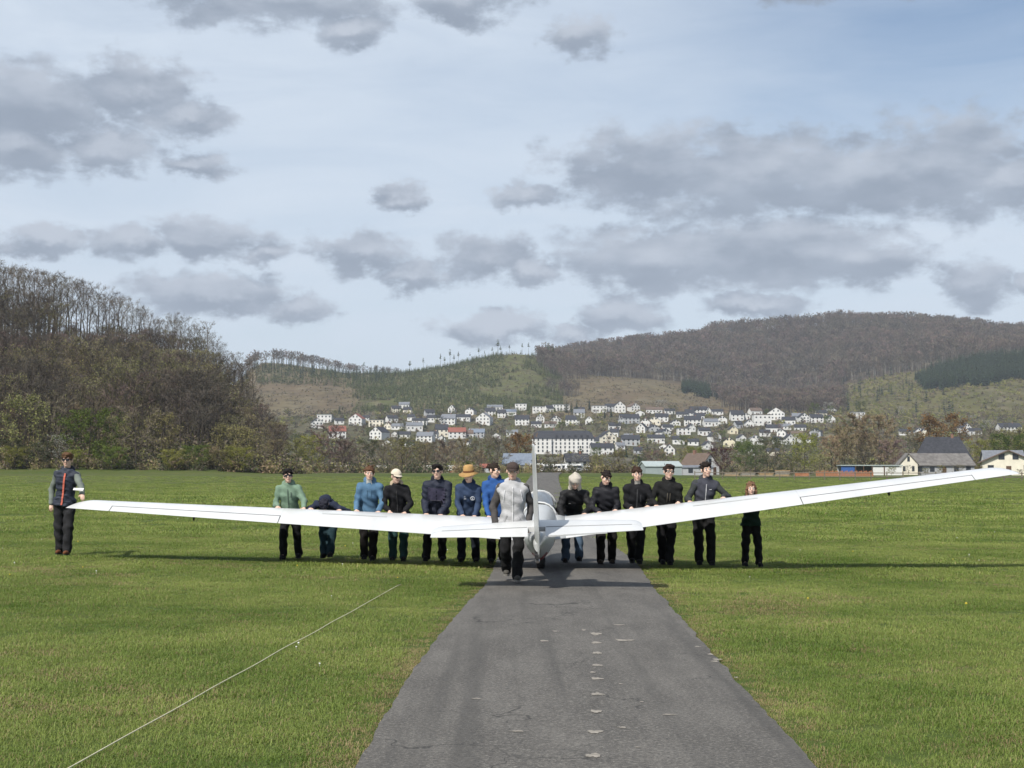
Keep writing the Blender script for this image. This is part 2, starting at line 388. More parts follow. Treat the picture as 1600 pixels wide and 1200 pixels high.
    col = mul(col, (0.15, 0.125, 0.055, 1), am(rng(nz(0.55, 6), 0.5, 0.75, 0.55)))       # straw and dry patches
    col = mul(col, (0.055, 0.088, 0.018, 1), am(rng(nz(0.09, 5, (0.35, 1, 1)), 0.48, 0.68, 0.6)))  # lush bands along the mowing
    col = mul(col, (0.035, 0.050, 0.014, 1), am(rng(nz(9.0, 6), 0.5, 0.8, 0.6)))
    nt.links.new(col, b.inputs['Base Color'])
    bp = nt.nodes.new('ShaderNodeBump'); bp.inputs['Strength'].default_value = 0.5; bp.inputs['Distance'].default_value = 0.05
    nt.links.new(nz(14, 5), bp.inputs['Height']); nt.links.new(bp.outputs[0], b.inputs['Normal'])
    me = mesh_of('ground', v, f, [m], None, True)
    a = me.color_attributes.new('cover', 'FLOAT_COLOR', 'POINT'); a.data.foreach_set('color', c.ravel())
    tag(obj('ground', me), kind='structure')
terrain()
# ------------------------------------------------------------------ runway strip
RD_Y = np.array([-12, 4.5, 6.5, 7.8, 9.5, 11.5, 14, 17, 20.6, 24, 27, 31, 40, 60, 100, 160, 230, 330])
RD_L = np.array([-.80, -.86, -.86, -.85, -.84, -.80, -.72, -.56, -.36, -.28, -.25, -.2, -.1, .1, .6, 1.6, 3.0, 6.3])
RD_R = np.array([1.60, 1.65, 1.66, 1.66, 1.70, 1.74, 1.80, 1.88, 1.98, 2.12, 2.2, 2.15, 2.3, 2.6, 3.5, 5.2, 7.4, 11.5])
def road_x(y): return np.interp(y, RD_Y, RD_L), np.interp(y, RD_Y, RD_R)
def runway():
    ys = np.concatenate([np.arange(-12, 34, 0.11), np.arange(34, 80, 0.8), np.arange(80, 331, 4.0)])
    L, Rr = road_x(ys); k = np.clip((60 - ys) / 40, 0.2, 1)
    L = L + (fbm(ys * 3.1, ys * 0 + 3.3, 4) - 0.47) * 0.08 * k; Rr = Rr + (fbm(ys * 3.1, ys * 0 + 9.1, 4) - 0.47) * 0.08 * k
    nc = 9; v = []; f = []
    for i, y in enumerate(ys):
        for j in range(nc):
            x = L[i] + (Rr[i] - L[i]) * j / (nc - 1)
            v.append((x, y, 0.02 + 0.012 * (1 - (2 * j / (nc - 1) - 1) ** 2)))
    v = np.array(v); v[:, 2] += H(v[:, 0], v[:, 1]) + np.clip((v[:, 1] - 60) / 200, 0, 1) * 0.10
    for i in range(len(ys) - 1):
        for j in range(nc - 1): a = i * nc + j; f.append((a, a + 1, a + 1 + nc, a + nc))
    m = bpy.data.materials.new('asphalt'); m.use_nodes = True; nt = m.node_tree; b = nt.nodes['Principled BSDF']; b.inputs['Roughness'].default_value = 0.82
    b.inputs['Specular IOR Level'].default_value = 0.35
    tc = nt.nodes.new('ShaderNodeTexCoord')
    def nz(sc, det, st=(1, 1, 1), r=0.5):
        mp = nt.nodes.new('ShaderNodeMapping'); mp.inputs['Scale'].default_value = st; nt.links.new(tc.outputs['Object'], mp.inputs[0])
        x = nt.nodes.new('ShaderNodeTexNoise'); x.inputs['Scale'].default_value = sc; x.inputs['Detail'].default_value = det; x.inputs['Roughness'].default_value = r
        nt.links.new(mp.outputs[0], x.inputs['Vector']); return x.outputs['Fac']
    def mix(a, bc, fac):
        mx = nt.nodes.new('ShaderNodeMix'); mx.data_type = 'RGBA'; nt.links.new(fac, mx.inputs[0])
        if isinstance(a, tuple): mx.inputs[6].default_value = a
        else: nt.links.new(a, mx.inputs[6])
        mx.inputs[7].default_value = bc; return mx.outputs[2]
    def rng(vv, lo, hi, t=1.0):
        r_ = nt.nodes.new('ShaderNodeMapRange'); nt.links.new(vv, r_.inputs[0]); r_.inputs[1].default_value = lo; r_.inputs[2].default_value = hi; r_.inputs[4].default_value = t; return r_.outputs[0]
    c = mix((0.082, 0.075, 0.067, 1), (0.132, 0.122, 0.109, 1), rng(nz(1.3, 8, (1.8, 0.5, 1), 0.7), 0.38, 0.64))
    c = mix(c, (0.062, 0.058, 0.053, 1), rng(nz(0.35, 6, (2.2, 0.3, 1)), 0.5, 0.75, 0.5))
    c = mix(c, (0.25, 0.235, 0.205, 1), rng(nz(38, 4, r=0.85), 0.50, 0.64, 0.75))
    c = mix(c, (0.032, 0.031, 0.030, 1), rng(nz(47, 4, r=0.85), 0.50, 0.64, 0.8))
    c = mix(c, (0.050, 0.047, 0.043, 1), rng(nz(1.0, 4, (3.2, 0.06, 1)), 0.52, 0.66, 0.55))
    vo = nt.nodes.new('ShaderNodeTexVoronoi'); vo.feature = 'DISTANCE_TO_EDGE'; vo.inputs['Scale'].default_value = 0.75
    dn = nt.nodes.new('ShaderNodeTexNoise'); dn.inputs['Scale'].default_value = 2.2; dn.inputs['Detail'].default_value = 5; nt.links.new(tc.outputs['Object'], dn.inputs['Vector'])
    va = nt.nodes.new('ShaderNodeVectorMath'); va.operation = 'MULTIPLY_ADD'; va.inputs[1].default_value = (0.9, 0.9, 0); nt.links.new(dn.outputs['Color'], va.inputs[0]); nt.links.new(tc.outputs['Object'], va.inputs[2]); nt.links.new(va.outputs[0], vo.inputs['Vector'])
    ck = nt.nodes.new('ShaderNodeMapRange'); nt.links.new(vo.outputs['Distance'], ck.inputs[0]); ck.inputs[1].default_value = 0.004; ck.inputs[2].default_value = 0.012; ck.inputs[3].default_value = 1.0; ck.inputs[4].default_value = 0.0
    cm_ = nt.nodes.new('ShaderNodeMath'); cm_.operation = 'MULTIPLY'; nt.links.new(ck.outputs[0], cm_.inputs[0]); nt.links.new(rng(nz(0.8, 3), 0.50, 0.58, 0.75), cm_.inputs[1])
    c = mix(c, (0.025, 0.024, 0.022, 1), cm_.outputs[0])
    c = mix(c, (0.26, 0.25, 0.235, 1), rng(nz(7, 6, (0.7, 1.5, 1), 0.7), 0.66, 0.74, 0.7))
    nt.links.new(c, b.inputs['Base Color'])
    bp = nt.nodes.new('ShaderNodeBump'); bp.inputs['Strength'].default_value = 0.55; bp.inputs['Distance'].default_value = 0.01
    nt.links.new(nz(60, 4, r=0.7), bp.inputs['Height']); nt.links.new(bp.outputs[0], b.inputs['Normal'])
    road = obj('runway', mesh_of('runway', v, f, [m], None, True)); tag(road, kind='structure')
    # worn pale marks: a row along the middle and scuffs elsewhere
    pm = mat('worn_mark', (0.26, 0.235, 0.20), 0.9, 0.4, 22, bump=0.3)
    rnd = random.Random(3)
    def mark(px, py, wpx, hpx):
        d = ray(px, py); Y = -CAMH / (d.z / d.y)
        for _ in range(3): X = Y * d.x / d.y; a_, b_ = road_x(Y); z0 = H1(X, Y) + 0.0235 + 0.012 * max(0.0, 1 - (2 * (X - a_) / (b_ - a_) - 1) ** 2); Y = (CAMH - z0) / -(d.z / d.y)
        X = Y * d.x / d.y
        rx = wpx / F * Y * 0.44; ry = 0.85 * hpx * Y * Y / (F * (CAMH - z0)) * 0.5; n = 24
        vs = [(0, 0, 0.0005)] + [(rx * math.cos(t) * q, ry * math.sin(t) * q, 0) for t, q in ((2*math.pi*k/n, 0.85 + 0.18 * math.sin(3 * 2*math.pi*k/n + px) + rnd.uniform(-0.22, 0.22)) for k in range(n))]
        me = mesh_of('worn_mark', vs, [(0, k + 1, (k + 1) % n + 1) for k in range(n)], [pm])
        obj('worn_mark', me, road, (X, Y, z0))
    for (a, b_, w_, h_) in ((931,990,22,6),(932,1004,20,4),(933,1020,19,4),(933,1039,21,4),(926,1050,11,3),(932,1060,24,5),(933,1084,26,5),(931,1111,24,6),(930,1143,28,7),(928,1180,30,8),
                            (975,1000,38,4),(850,1001,18,3),(868,986,12,2),(808,1142,26,3),(745,1091,18,2),(968,976,22,2),(1046,1116,30,2),(972,1136,18,3),(1117,1033,14,3),(1110,1022,10,3),(1120,1030,18,3),(912,984,8,3),(1090,1010,12,2),(970,1068,8,2),(1003,1096,8,2),(996,1167,10,2),(1150,1058,8,2)):
        mark(a, b_, w_, h_)
runway()
# ------------------------------------------------------------------ vegetation prototypes
BARK = mat('bark', (0.075, 0.062, 0.050), 0.9, 0.3, 4, rnd=0.2, spec=0.1)
BARK_PALE = mat('bark_pale', (0.20, 0.185, 0.155), 0.9, 0.3, 4, rnd=0.2, spec=0.1)
TWIG = mat('twig_brown', (0.140, 0.118, 0.088), 0.95, rnd=0.40, spec=0.05)
TWIG_DK = mat('twig_dark', (0.090, 0.078, 0.064), 0.95, rnd=0.35, spec=0.05)
TWIG_RED = mat('twig_reddish', (0.150, 0.112, 0.095), 0.95, rnd=0.42, spec=0.05)
TWIG_TAN = mat('twig_tan', (0.235, 0.180, 0.110), 0.95, rnd=0.25, spec=0.05)
RUSSET = mat('leaf_russet', (0.17, 0.092, 0.040), 0.9, rnd=0.2, spec=0.05, trans=0.25)
OLIVE = mat('bud_olive', (0.225, 0.215, 0.085), 0.9, rnd=0.32, spec=0.05, trans=0.25)
GREEN = mat('leaf_green', (0.115, 0.145, 0.034), 0.85, rnd=0.25, spec=0.1, trans=0.3)
YGREEN = mat('leaf_yellow_green', (0.22, 0.225, 0.055), 0.85, rnd=0.2, spec=0.1, trans=0.3)
DKGREEN = mat('leaf_dark_green', (0.060, 0.078, 0.032), 0.9, rnd=0.3, spec=0.1, trans=0.15)
NEEDLE = mat('needle', (0.026, 0.042, 0.022), 0.9, rnd=0.35, spec=0.1)
NEEDLE_Y = mat('needle_young', (0.070, 0.088, 0.026), 0.9, rnd=0.35, spec=0.1)
BLOSSOM = mat('blossom', (0.42, 0.42, 0.38), 0.9, rnd=0.15, spec=0.05, trans=0.3)
PURPLE = mat('leaf_purple', (0.062, 0.026, 0.030), 0.9, rnd=0.2, spec=0.1, trans=0.2)
def tube_np(V_, F_, a, b, r1, r2, n=4):
    d = (b - a); L = np.linalg.norm(d)
    if L < 1e-6: return
    d /= L; u = np.cross(d, [0.31, 0.2, 0.93]); u /= (np.linalg.norm(u) + 1e-9); w = np.cross(d, u); k = len(V_)
    for p, r in ((a, r1), (b, r2)):
        for j in range(n):
            t = 2 * math.pi * j / n; V_.append(p + (u * math.cos(t) + w * math.sin(t)) * r)
    for j in range(n): F_.append((k + j, k + (j + 1) % n, k + n + (j + 1) % n, k + n + j))
def make_tree(seed, h=18, crown0=0.4, spread=0.28, limbs=9, sub=5, twigs=9, twig_len=1.0, twig_w=0.05, leaf=0, leaf_s=0.3, upright=0.6, trunk_r=0.012, weep=0.0, fork=False):
    """returns trunk (verts, faces), crown (verts, faces)"""
    rg = np.random.RandomState(seed); TV, TF, CV, CF = [], [], [], []
    n = 6; pts = [np.array([0., 0., -0.4])]
    for i in range(n): 
        z = h * 0.92 * (i + 1) / n; pts.append(np.array([rg.normal(0, 0.014 * h), rg.normal(0, 0.014 * h), z]))
    r0 = trunk_r * h
    for i in range(n): tube_np(TV, TF, pts[i], pts[i+1], r0 * (1 - i / n) ** 0.8 + 0.01 * h * 0.1, r0 * max(0.06, (1 - (i + 1) / n)) ** 0.8 + 0.01 * h * 0.1, 6)
    def trunk_at(z):
        zs = [p[2] for p in pts]; return np.array([np.interp(z, zs, [p[k] for p in pts]) for k in range(3)])
    tips = []
    for i in range(limbs):
        t = crown0 + (0.95 - crown0) * (i + rg.rand() * 0.8) / limbs; a = trunk_at(h * t); az = i * 2.4 + rg.rand() * 0.8
        reach = h * spread * (0.55 + 0.6 * math.sin(math.pi * min(1, (t - crown0) / (1 - crown0) * 0.85 + 0.15))) * rg.uniform(0.75, 1.2)
        el = upright * rg.uniform(0.7, 1.25); dr = np.array([math.cos(az) * math.cos(el), math.sin(az) * math.cos(el), math.sin(el)])
        m1 = a + dr * reach * 0.5; b = a + dr * reach + np.array([0, 0, reach * 0.22]); rr = r0 * 0.36 * (1 - t * 0.6)
        b[2] = min(b[2], h * 1.0)
        tube_np(TV, TF, a, m1, rr, rr * 0.65); tube_np(TV, TF, m1, b, rr * 0.65, rr * 0.25)
        for j in range(sub):
            q = 0.3 + 0.7 * (j + rg.rand()) / sub; s = (a + (m1 - a) * q / 0.5) if q < 0.5 else (m1 + (b - m1) * (q - 0.5) / 0.5)
            d2 = dr + rg.normal(0, 0.55, 3) + np.array([0, 0, 0.25]); d2 /= np.linalg.norm(d2)
            e = s + d2 * reach * rg.uniform(0.25, 0.5); e[2] = min(e[2], h * 1.02)
            tube_np(CV, CF, s, e, rr * 0.3, rr * 0.12, 3); tips.append((s, e, d2))
    for k in range(3): tips.append((pts[-2], pts[-1] + rg.normal(0, 0.02 * h, 3), np.array([0, 0, 1.0])))
    tw_end = []
    for (s, e, d2) in tips:
        for j in range(twigs):
            p = s + (e - s) * rg.uniform(0.15, 1.05); d3 = d2 * 0.7 + rg.normal(0, 0.6, 3) + np.array([0, 0, 0.25 - weep]); d3 /= np.linalg.norm(d3)
            L = twig_len * rg.uniform(0.5, 1.3); q = p + d3 * L; sd = np.cross(d3, rg.normal(0, 1, 3)); sd *= twig_w * 0.5 / (np.linalg.norm(sd) + 1e-9)
            k = len(CV); CV.extend([p - sd, p + sd, q]); CF.append((k, k + 1, k + 2)); tw_end.append((p, q))
    nb = len(CF); LV, LF = [], []
    if leaf:
        for i in range(leaf):
            p, q = tw_end[rg.randint(len(tw_end))]; c = p + (q - p) * rg.uniform(0.2, 1.1) + rg.normal(0, leaf_s * 0.7, 3)
            u = rg.normal(0, 1, 3); u /= np.linalg.norm(u); w = np.cross(u, rg.normal(0, 1, 3)); w /= (np.linalg.norm(w) + 1e-9); s_ = leaf_s * rg.uniform(0.5, 1.2); k = len(LV)
            LV.extend([c - u * s_ * 0.5, c + w * s_ * 0.33, c + u * s_ * 0.5, c - w * s_ * 0.33]); LF.append((k, k + 1, k + 2, k + 3))
    return (TV, TF), (CV, CF), (LV, LF)
def tree_meshes(name, bark, twig, leafm, **kw):
    (TV, TF), (CV, CF), (LV, LF) = make_tree(**kw)
    tm = mesh_of(name + '_trunk', np.array(TV), TF, [bark])
    n = len(CV); cv = np.array(list(CV) + list(LV)); cf = list(CF) + [tuple(i + n for i in f) for f in LF]
    cm = mesh_of(name + '_crown', cv, cf, [twig, leafm or twig], [0] * len(CF) + [1] * len(LF))
    return tm, cm
def merged(name, bark, twig, leafm, **kw):
    (TV, TF), (CV, CF), (LV, LF) = make_tree(**kw)
    v = list(TV); f = list(TF); mi = [0] * len(TF)
    n = len(v); v += list(CV); f += [tuple(i + n for i in q) for q in CF]; mi += [1] * len(CF)
    n = len(v); v += list(LV); f += [tuple(i + n for i in q) for q in LF]; mi += [2] * len(LF)
    return mesh_of(name, np.array(v), f, [bark, twig, leafm or twig], mi)
def conifer_parts(seed, h=18, r=0.16, layers=13, per=9, bare=0.08, ragged=0.3):
    rg = np.random.RandomState(seed); TV, TF, CV, CF = [], [], [], []
    tube_np(TV, TF, np.array([0, 0, -0.4]), np.array([0, 0, h * 0.97]), 0.013 * h, 0.002 * h, 5)
    for i in range(layers):
        t = bare + (1 - bare) * (i + 0.3 * rg.rand()) / layers; z = h * t; R_ = h * r * (1 - t) ** 0.75 * 1.0 + 0.02 * h
        for j in range(per):
            az = rg.rand() * 6.283; L = R_ * rg.uniform(1 - ragged, 1 + ragged); w_ = L * rg.uniform(0.28, 0.45); dz = -L * rg.uniform(0.15, 0.5)
            d = np.array([math.cos(az), math.sin(az), 0]); s = np.array([-d[1], d[0], 0]); a = np.array([0, 0, z + 0.04 * h]); k = len(CV)
            CV.extend([a, d * L * 0.6 + s * w_ + [0, 0, z + dz * 0.4], d * L + [0, 0, z + dz], d * L * 0.6 - s * w_ + [0, 0, z + dz * 0.4]]); CF.append((k, k + 1, k + 2, k + 3))
    k = len(CV); CV.extend([np.array([-.02*h, 0, h*.93]), np.array([.02*h, 0, h*.93]), np.array([0, 0, h])]); CF.append((k, k+1, k+2))
    return (TV, TF), (CV, CF)
def conifer(name, bark, nd, **kw):
    (TV, TF), (CV, CF) = conifer_parts(**kw); n = len(TV)
    return mesh_of(name, np.array(list(TV) + list(CV)), TF + [tuple(i + n for i in f) for f in CF], [bark, nd], [0] * len(TF) + [1] * len(CF))
def conifer2(name, bark, nd, **kw):
    (TV, TF), (CV, CF) = conifer_parts(**kw)
    return mesh_of(name + '_trunk', np.array(TV), TF, [bark]), mesh_of(name + '_crown', np.array(CV), CF, [nd])
def shrub_mesh(name, m1, m2, seed, r=1.0, h=1.0, n=220, s=0.22, mixr=0.5, stems=14):
    rg = np.random.RandomState(seed); V_, F_, mi = [], [], []
    for i in range(stems):
        az = rg.rand() * 6.283; el = rg.uniform(0.5, 1.4); L = h * rg.uniform(0.6, 1.05)
        b = np.array([math.cos(az) * math.cos(el) * r * 0.9, math.sin(az) * math.cos(el) * r * 0.9, math.sin(el) * L]); k = len(F_)
        tube_np(V_, F_, np.array([b[0] * 0.1, b[1] * 0.1, -0.1]), b, 0.02 * h, 0.006 * h, 3); mi += [0] * (len(F_) - k)
    for i in range(n):
        az = rg.rand() * 6.283; t = rg.rand() ** 0.45; el = math.asin(rg.uniform(0, 1)); lump = 0.75 + 0.35 * math.sin(az * 3 + seed) * math.cos(el * 4 + seed)
        c = np.array([math.cos(az) * math.cos(el) * r, math.sin(az) * math.cos(el) * r, math.sin(el) * h]) * t * lump + [0, 0, 0.08 * h]
        u = rg.normal(0, 1, 3); u /= np.linalg.norm(u); w = np.cross(u, rg.normal(0, 1, 3)); w /= np.linalg.norm(w); q = s * rg.uniform(0.5, 1.3); k = len(V_)
        V_.extend([c - u * q * 0.5, c + w * q * 0.3, c + u * q * 0.5, c - w * q * 0.3]); F_.append((k, k + 1, k + 2, k + 3)); mi.append(1 if rg.rand() < mixr else 0)
    return mesh_of(name, np.array(V_), F_, [m1, m2], mi)
# ------------------------------------------------------------------ grass
def grass():
    def gm(name, base, tip):
        m = bpy.data.materials.new(name); m.use_nodes = True; nt = m.node_tree; b = nt.nodes['Principled BSDF']
        b.inputs['Roughness'].default_value = 0.55; b.inputs['Specular IOR Level'].default_value = 0.25
        oi = nt.nodes.new('ShaderNodeObjectInfo'); mx = nt.nodes.new('ShaderNodeMix'); mx.data_type = 'RGBA'
        tc = nt.nodes.new('ShaderNodeNewGeometry'); nz = nt.nodes.new('ShaderNodeTexNoise'); nz.inputs['Scale'].default_value = 0.28; nz.inputs['Detail'].default_value = 6; nz.inputs['Roughness'].default_value = 0.62
        nt.links.new(tc.outputs['Position'], nz.inputs['Vector'])
        ad = nt.nodes.new('ShaderNodeMath'); ad.operation = 'MULTIPLY_ADD'; ad.inputs[1].default_value = 0.30; ad.use_clamp = True
        rg = nt.nodes.new('ShaderNodeMapRange'); rg.inputs[1].default_value = 0.36; rg.inputs[2].default_value = 0.64; rg.inputs[4].default_value = 0.8
        nt.links.new(nz.outputs['Fac'], rg.inputs[0]); nt.links.new(oi.outputs['Random'], ad.inputs[0]); nt.links.new(rg.outputs[0], ad.inputs[2])
        nt.links.new(ad.outputs[0], mx.inputs[0]); mx.inputs[6].default_value = base + (1,); mx.inputs[7].default_value = tip + (1,)
        nt.links.new(mx.outputs[2], b.inputs['Base Color'])
        tr = nt.nodes.new('ShaderNodeBsdfTranslucent'); ms = nt.nodes.new('ShaderNodeMixShader'); ms.inputs[0].default_value = 0.3
        nt.links.new(mx.outputs[2], tr.inputs[0]); nt.links.new(b.outputs[0], ms.inputs[1]); nt.links.new(tr.outputs[0], ms.inputs[2])
        nt.links.new(ms.outputs[0], nt.nodes['Material Output'].inputs[0]); return m
    gA = gm('grass_blade', (0.098, 0.168, 0.021), (0.300, 0.350, 0.090)); gB = gm('grass_blade_dry', (0.25, 0.185, 0.090), (0.40, 0.31, 0.165))
    def clump(seed, n, rad, hh, w, dry):
        rg = np.random.RandomState(seed); V_, F_, mi = [], [], []
        for i in range(n):
            a = rg.rand() * 6.283; q = rad * math.sqrt(rg.rand()); c = np.array([q * math.cos(a), q * math.sin(a), -0.005]); az = rg.rand() * 6.283
            d = np.array([math.cos(az), math.sin(az), 0]); s = np.array([-d[1], d[0], 0]); L = hh * rg.uniform(0.45, 1.3); ln = rg.uniform(0.15, 1.0) if rg.rand() < 0.45 else rg.uniform(0.9, 1.9); k = len(V_)
            V_.extend([c - s * w, c + s * w, c + d * L * ln * 0.35 + s * w * 0.8 + [0, 0, L * 0.6], c + d * L * ln * 0.35 - s * w * 0.8 + [0, 0, L * 0.6], c + d * L * ln + [0, 0, L * max(0.12, 1.0 - 0.42 * ln)]])
            F_.extend([(k, k + 1, k + 2, k + 3), (k + 3, k + 2, k + 4)]); g = 1 if rg.rand() < dry else 0; mi += [g, g]
        return mesh_of('grass_clump', np.array(V_), F_, [gA, gB], mi)
    protos = [clump(i, 75, 0.16, 0.046, 0.0018, 0.05 + 0.03 * (i % 3)) for i in range(5)] + [clump(20 + i, 60, 0.15, 0.036, 0.0024, 0.72) for i in range(2)] + [clump(40 + i, 80, 0.40, 0.075, 0.006, 0.06) for i in range(4)] + [clump(60 + i, 90, 0.9, 0.12, 0.014, 0.08) for i in range(3)]
    rg = np.random.RandomState(5); P, I, S = [], [], []
    def band(y0, y1, dens, ids, smin, smax, margin=1.25):
        n = int(dens * 0.5 * (y1 * y1 - y0 * y0) * 0.708 * margin); y = np.sqrt(rg.rand(n) * (y1 * y1 - y0 * y0) + y0 * y0); x = (rg.rand(n) - 0.5) * 0.708 * margin * y
        L, Rr = road_x(y); edge = np.minimum(np.abs(x - L), np.abs(x - Rr)); k = (x < L + 0.02 + 0.22 * (fbm(y * 3, x * 3, 2) - 0.37)) | (x > Rr - 0.02 - 0.22 * (fbm(y * 3, x * 3, 2) - 0.37)); x, y, edge = x[k], y[k], edge[k]
        idx = np.array(ids)[rg.randint(len(ids), size=len(x))]
        if y0 < 30:
            dry = (edge < 0.26 * rg.rand(len(x)) + 0.06) | (fbm(x * 0.7 + 40, y * 0.7, 3) > 0.52 + 0.30 * rg.rand(len(x)))
            idx[dry] = 5 + rg.randint(2, size=int(dry.sum()))
        sc = rg.uniform(smin, smax, len(x)) * (0.55 + 1.0 * fbm(x * 0.6, y * 0.6, 4)); sc *= np.clip(0.62 + edge * 1.6, 0.62, 1) if y0 < 30 else 1
        P.append(np.stack([x, y, H(x, y)], 1)); I.append(idx); S.append(sc)
    band(5.5, 13, 105, [0,1,2,3,4], 0.65, 1.1, 1.35); band(13, 21, 75, [0,1,2,3,4], 0.65, 1.12, 1.3); band(21, 34, 42, [0,1,2,3,4], 0.75, 1.2, 1.3)
    band(22, 40, 3.5, [7,8,9,10], 0.55, 0.9, 1.25); band(34, 64, 6, [7,8,9,10], 0.6, 1.0, 1.25); band(50, 95, 1.3, [11,12,13], 0.5, 1.0, 1.2); band(90, 150, 0.8, [11,12,13], 0.4, 0.8, 1.2); band(140, 220, 0.35, [11,12,13], 0.4, 0.8, 1.2)
    P = np.concatenate(P); n = len(P)
    scatter('grass', P, np.concatenate(I), np.concatenate(S), rg.rand(n) * 6.283, protos, 'short mown spring grass covering the airfield beside the runway', 'grass')
    # daisies and dandelions
    wm = mat('daisy_petal', (0.75, 0.75, 0.70), 0.7); ym = mat('dandelion_petal', (0.70, 0.52, 0.04), 0.7)
    def fl(r, m): return MB().tube([(0, 0, 0), (0, 0, 0.03)], 0.0012, 4).loft([[(r*.4*math.cos(t), r*.4*math.sin(t), 0.026) for t in np.linspace(0, 5.5, 8)], [(r*math.cos(t), r*math.sin(t), 0.032) for t in np.linspace(0, 5.5, 8)], [(r*.5*math.cos(t), r*.5*math.sin(t), 0.038) for t in np.linspace(0, 5.5, 8)]]).mesh('flower', m)
    pr = [fl(0.008, wm), fl(0.011, ym)]
    n = 210; y = 6 + 44 * rg.rand(n) ** 0.8; x = (rg.rand(n) - 0.5) * 0.85 * y; L, Rr = road_x(y); k = ((x < L - .3) | (x > Rr + .3)) & (fbm(x * 0.5, y * 0.5, 3) > 0.46); x, y = x[k], y[k]
    scatter('meadow_flowers', np.stack([x, y, H(x, y)], 1), (rg.rand(len(x)) < 0.33).astype(int), rg.uniform(0.8, 1.5, len(x)), rg.rand(len(x)) * 6, pr, 'scattered white daisies and yellow dandelions in the short grass', 'flowers')
grass()
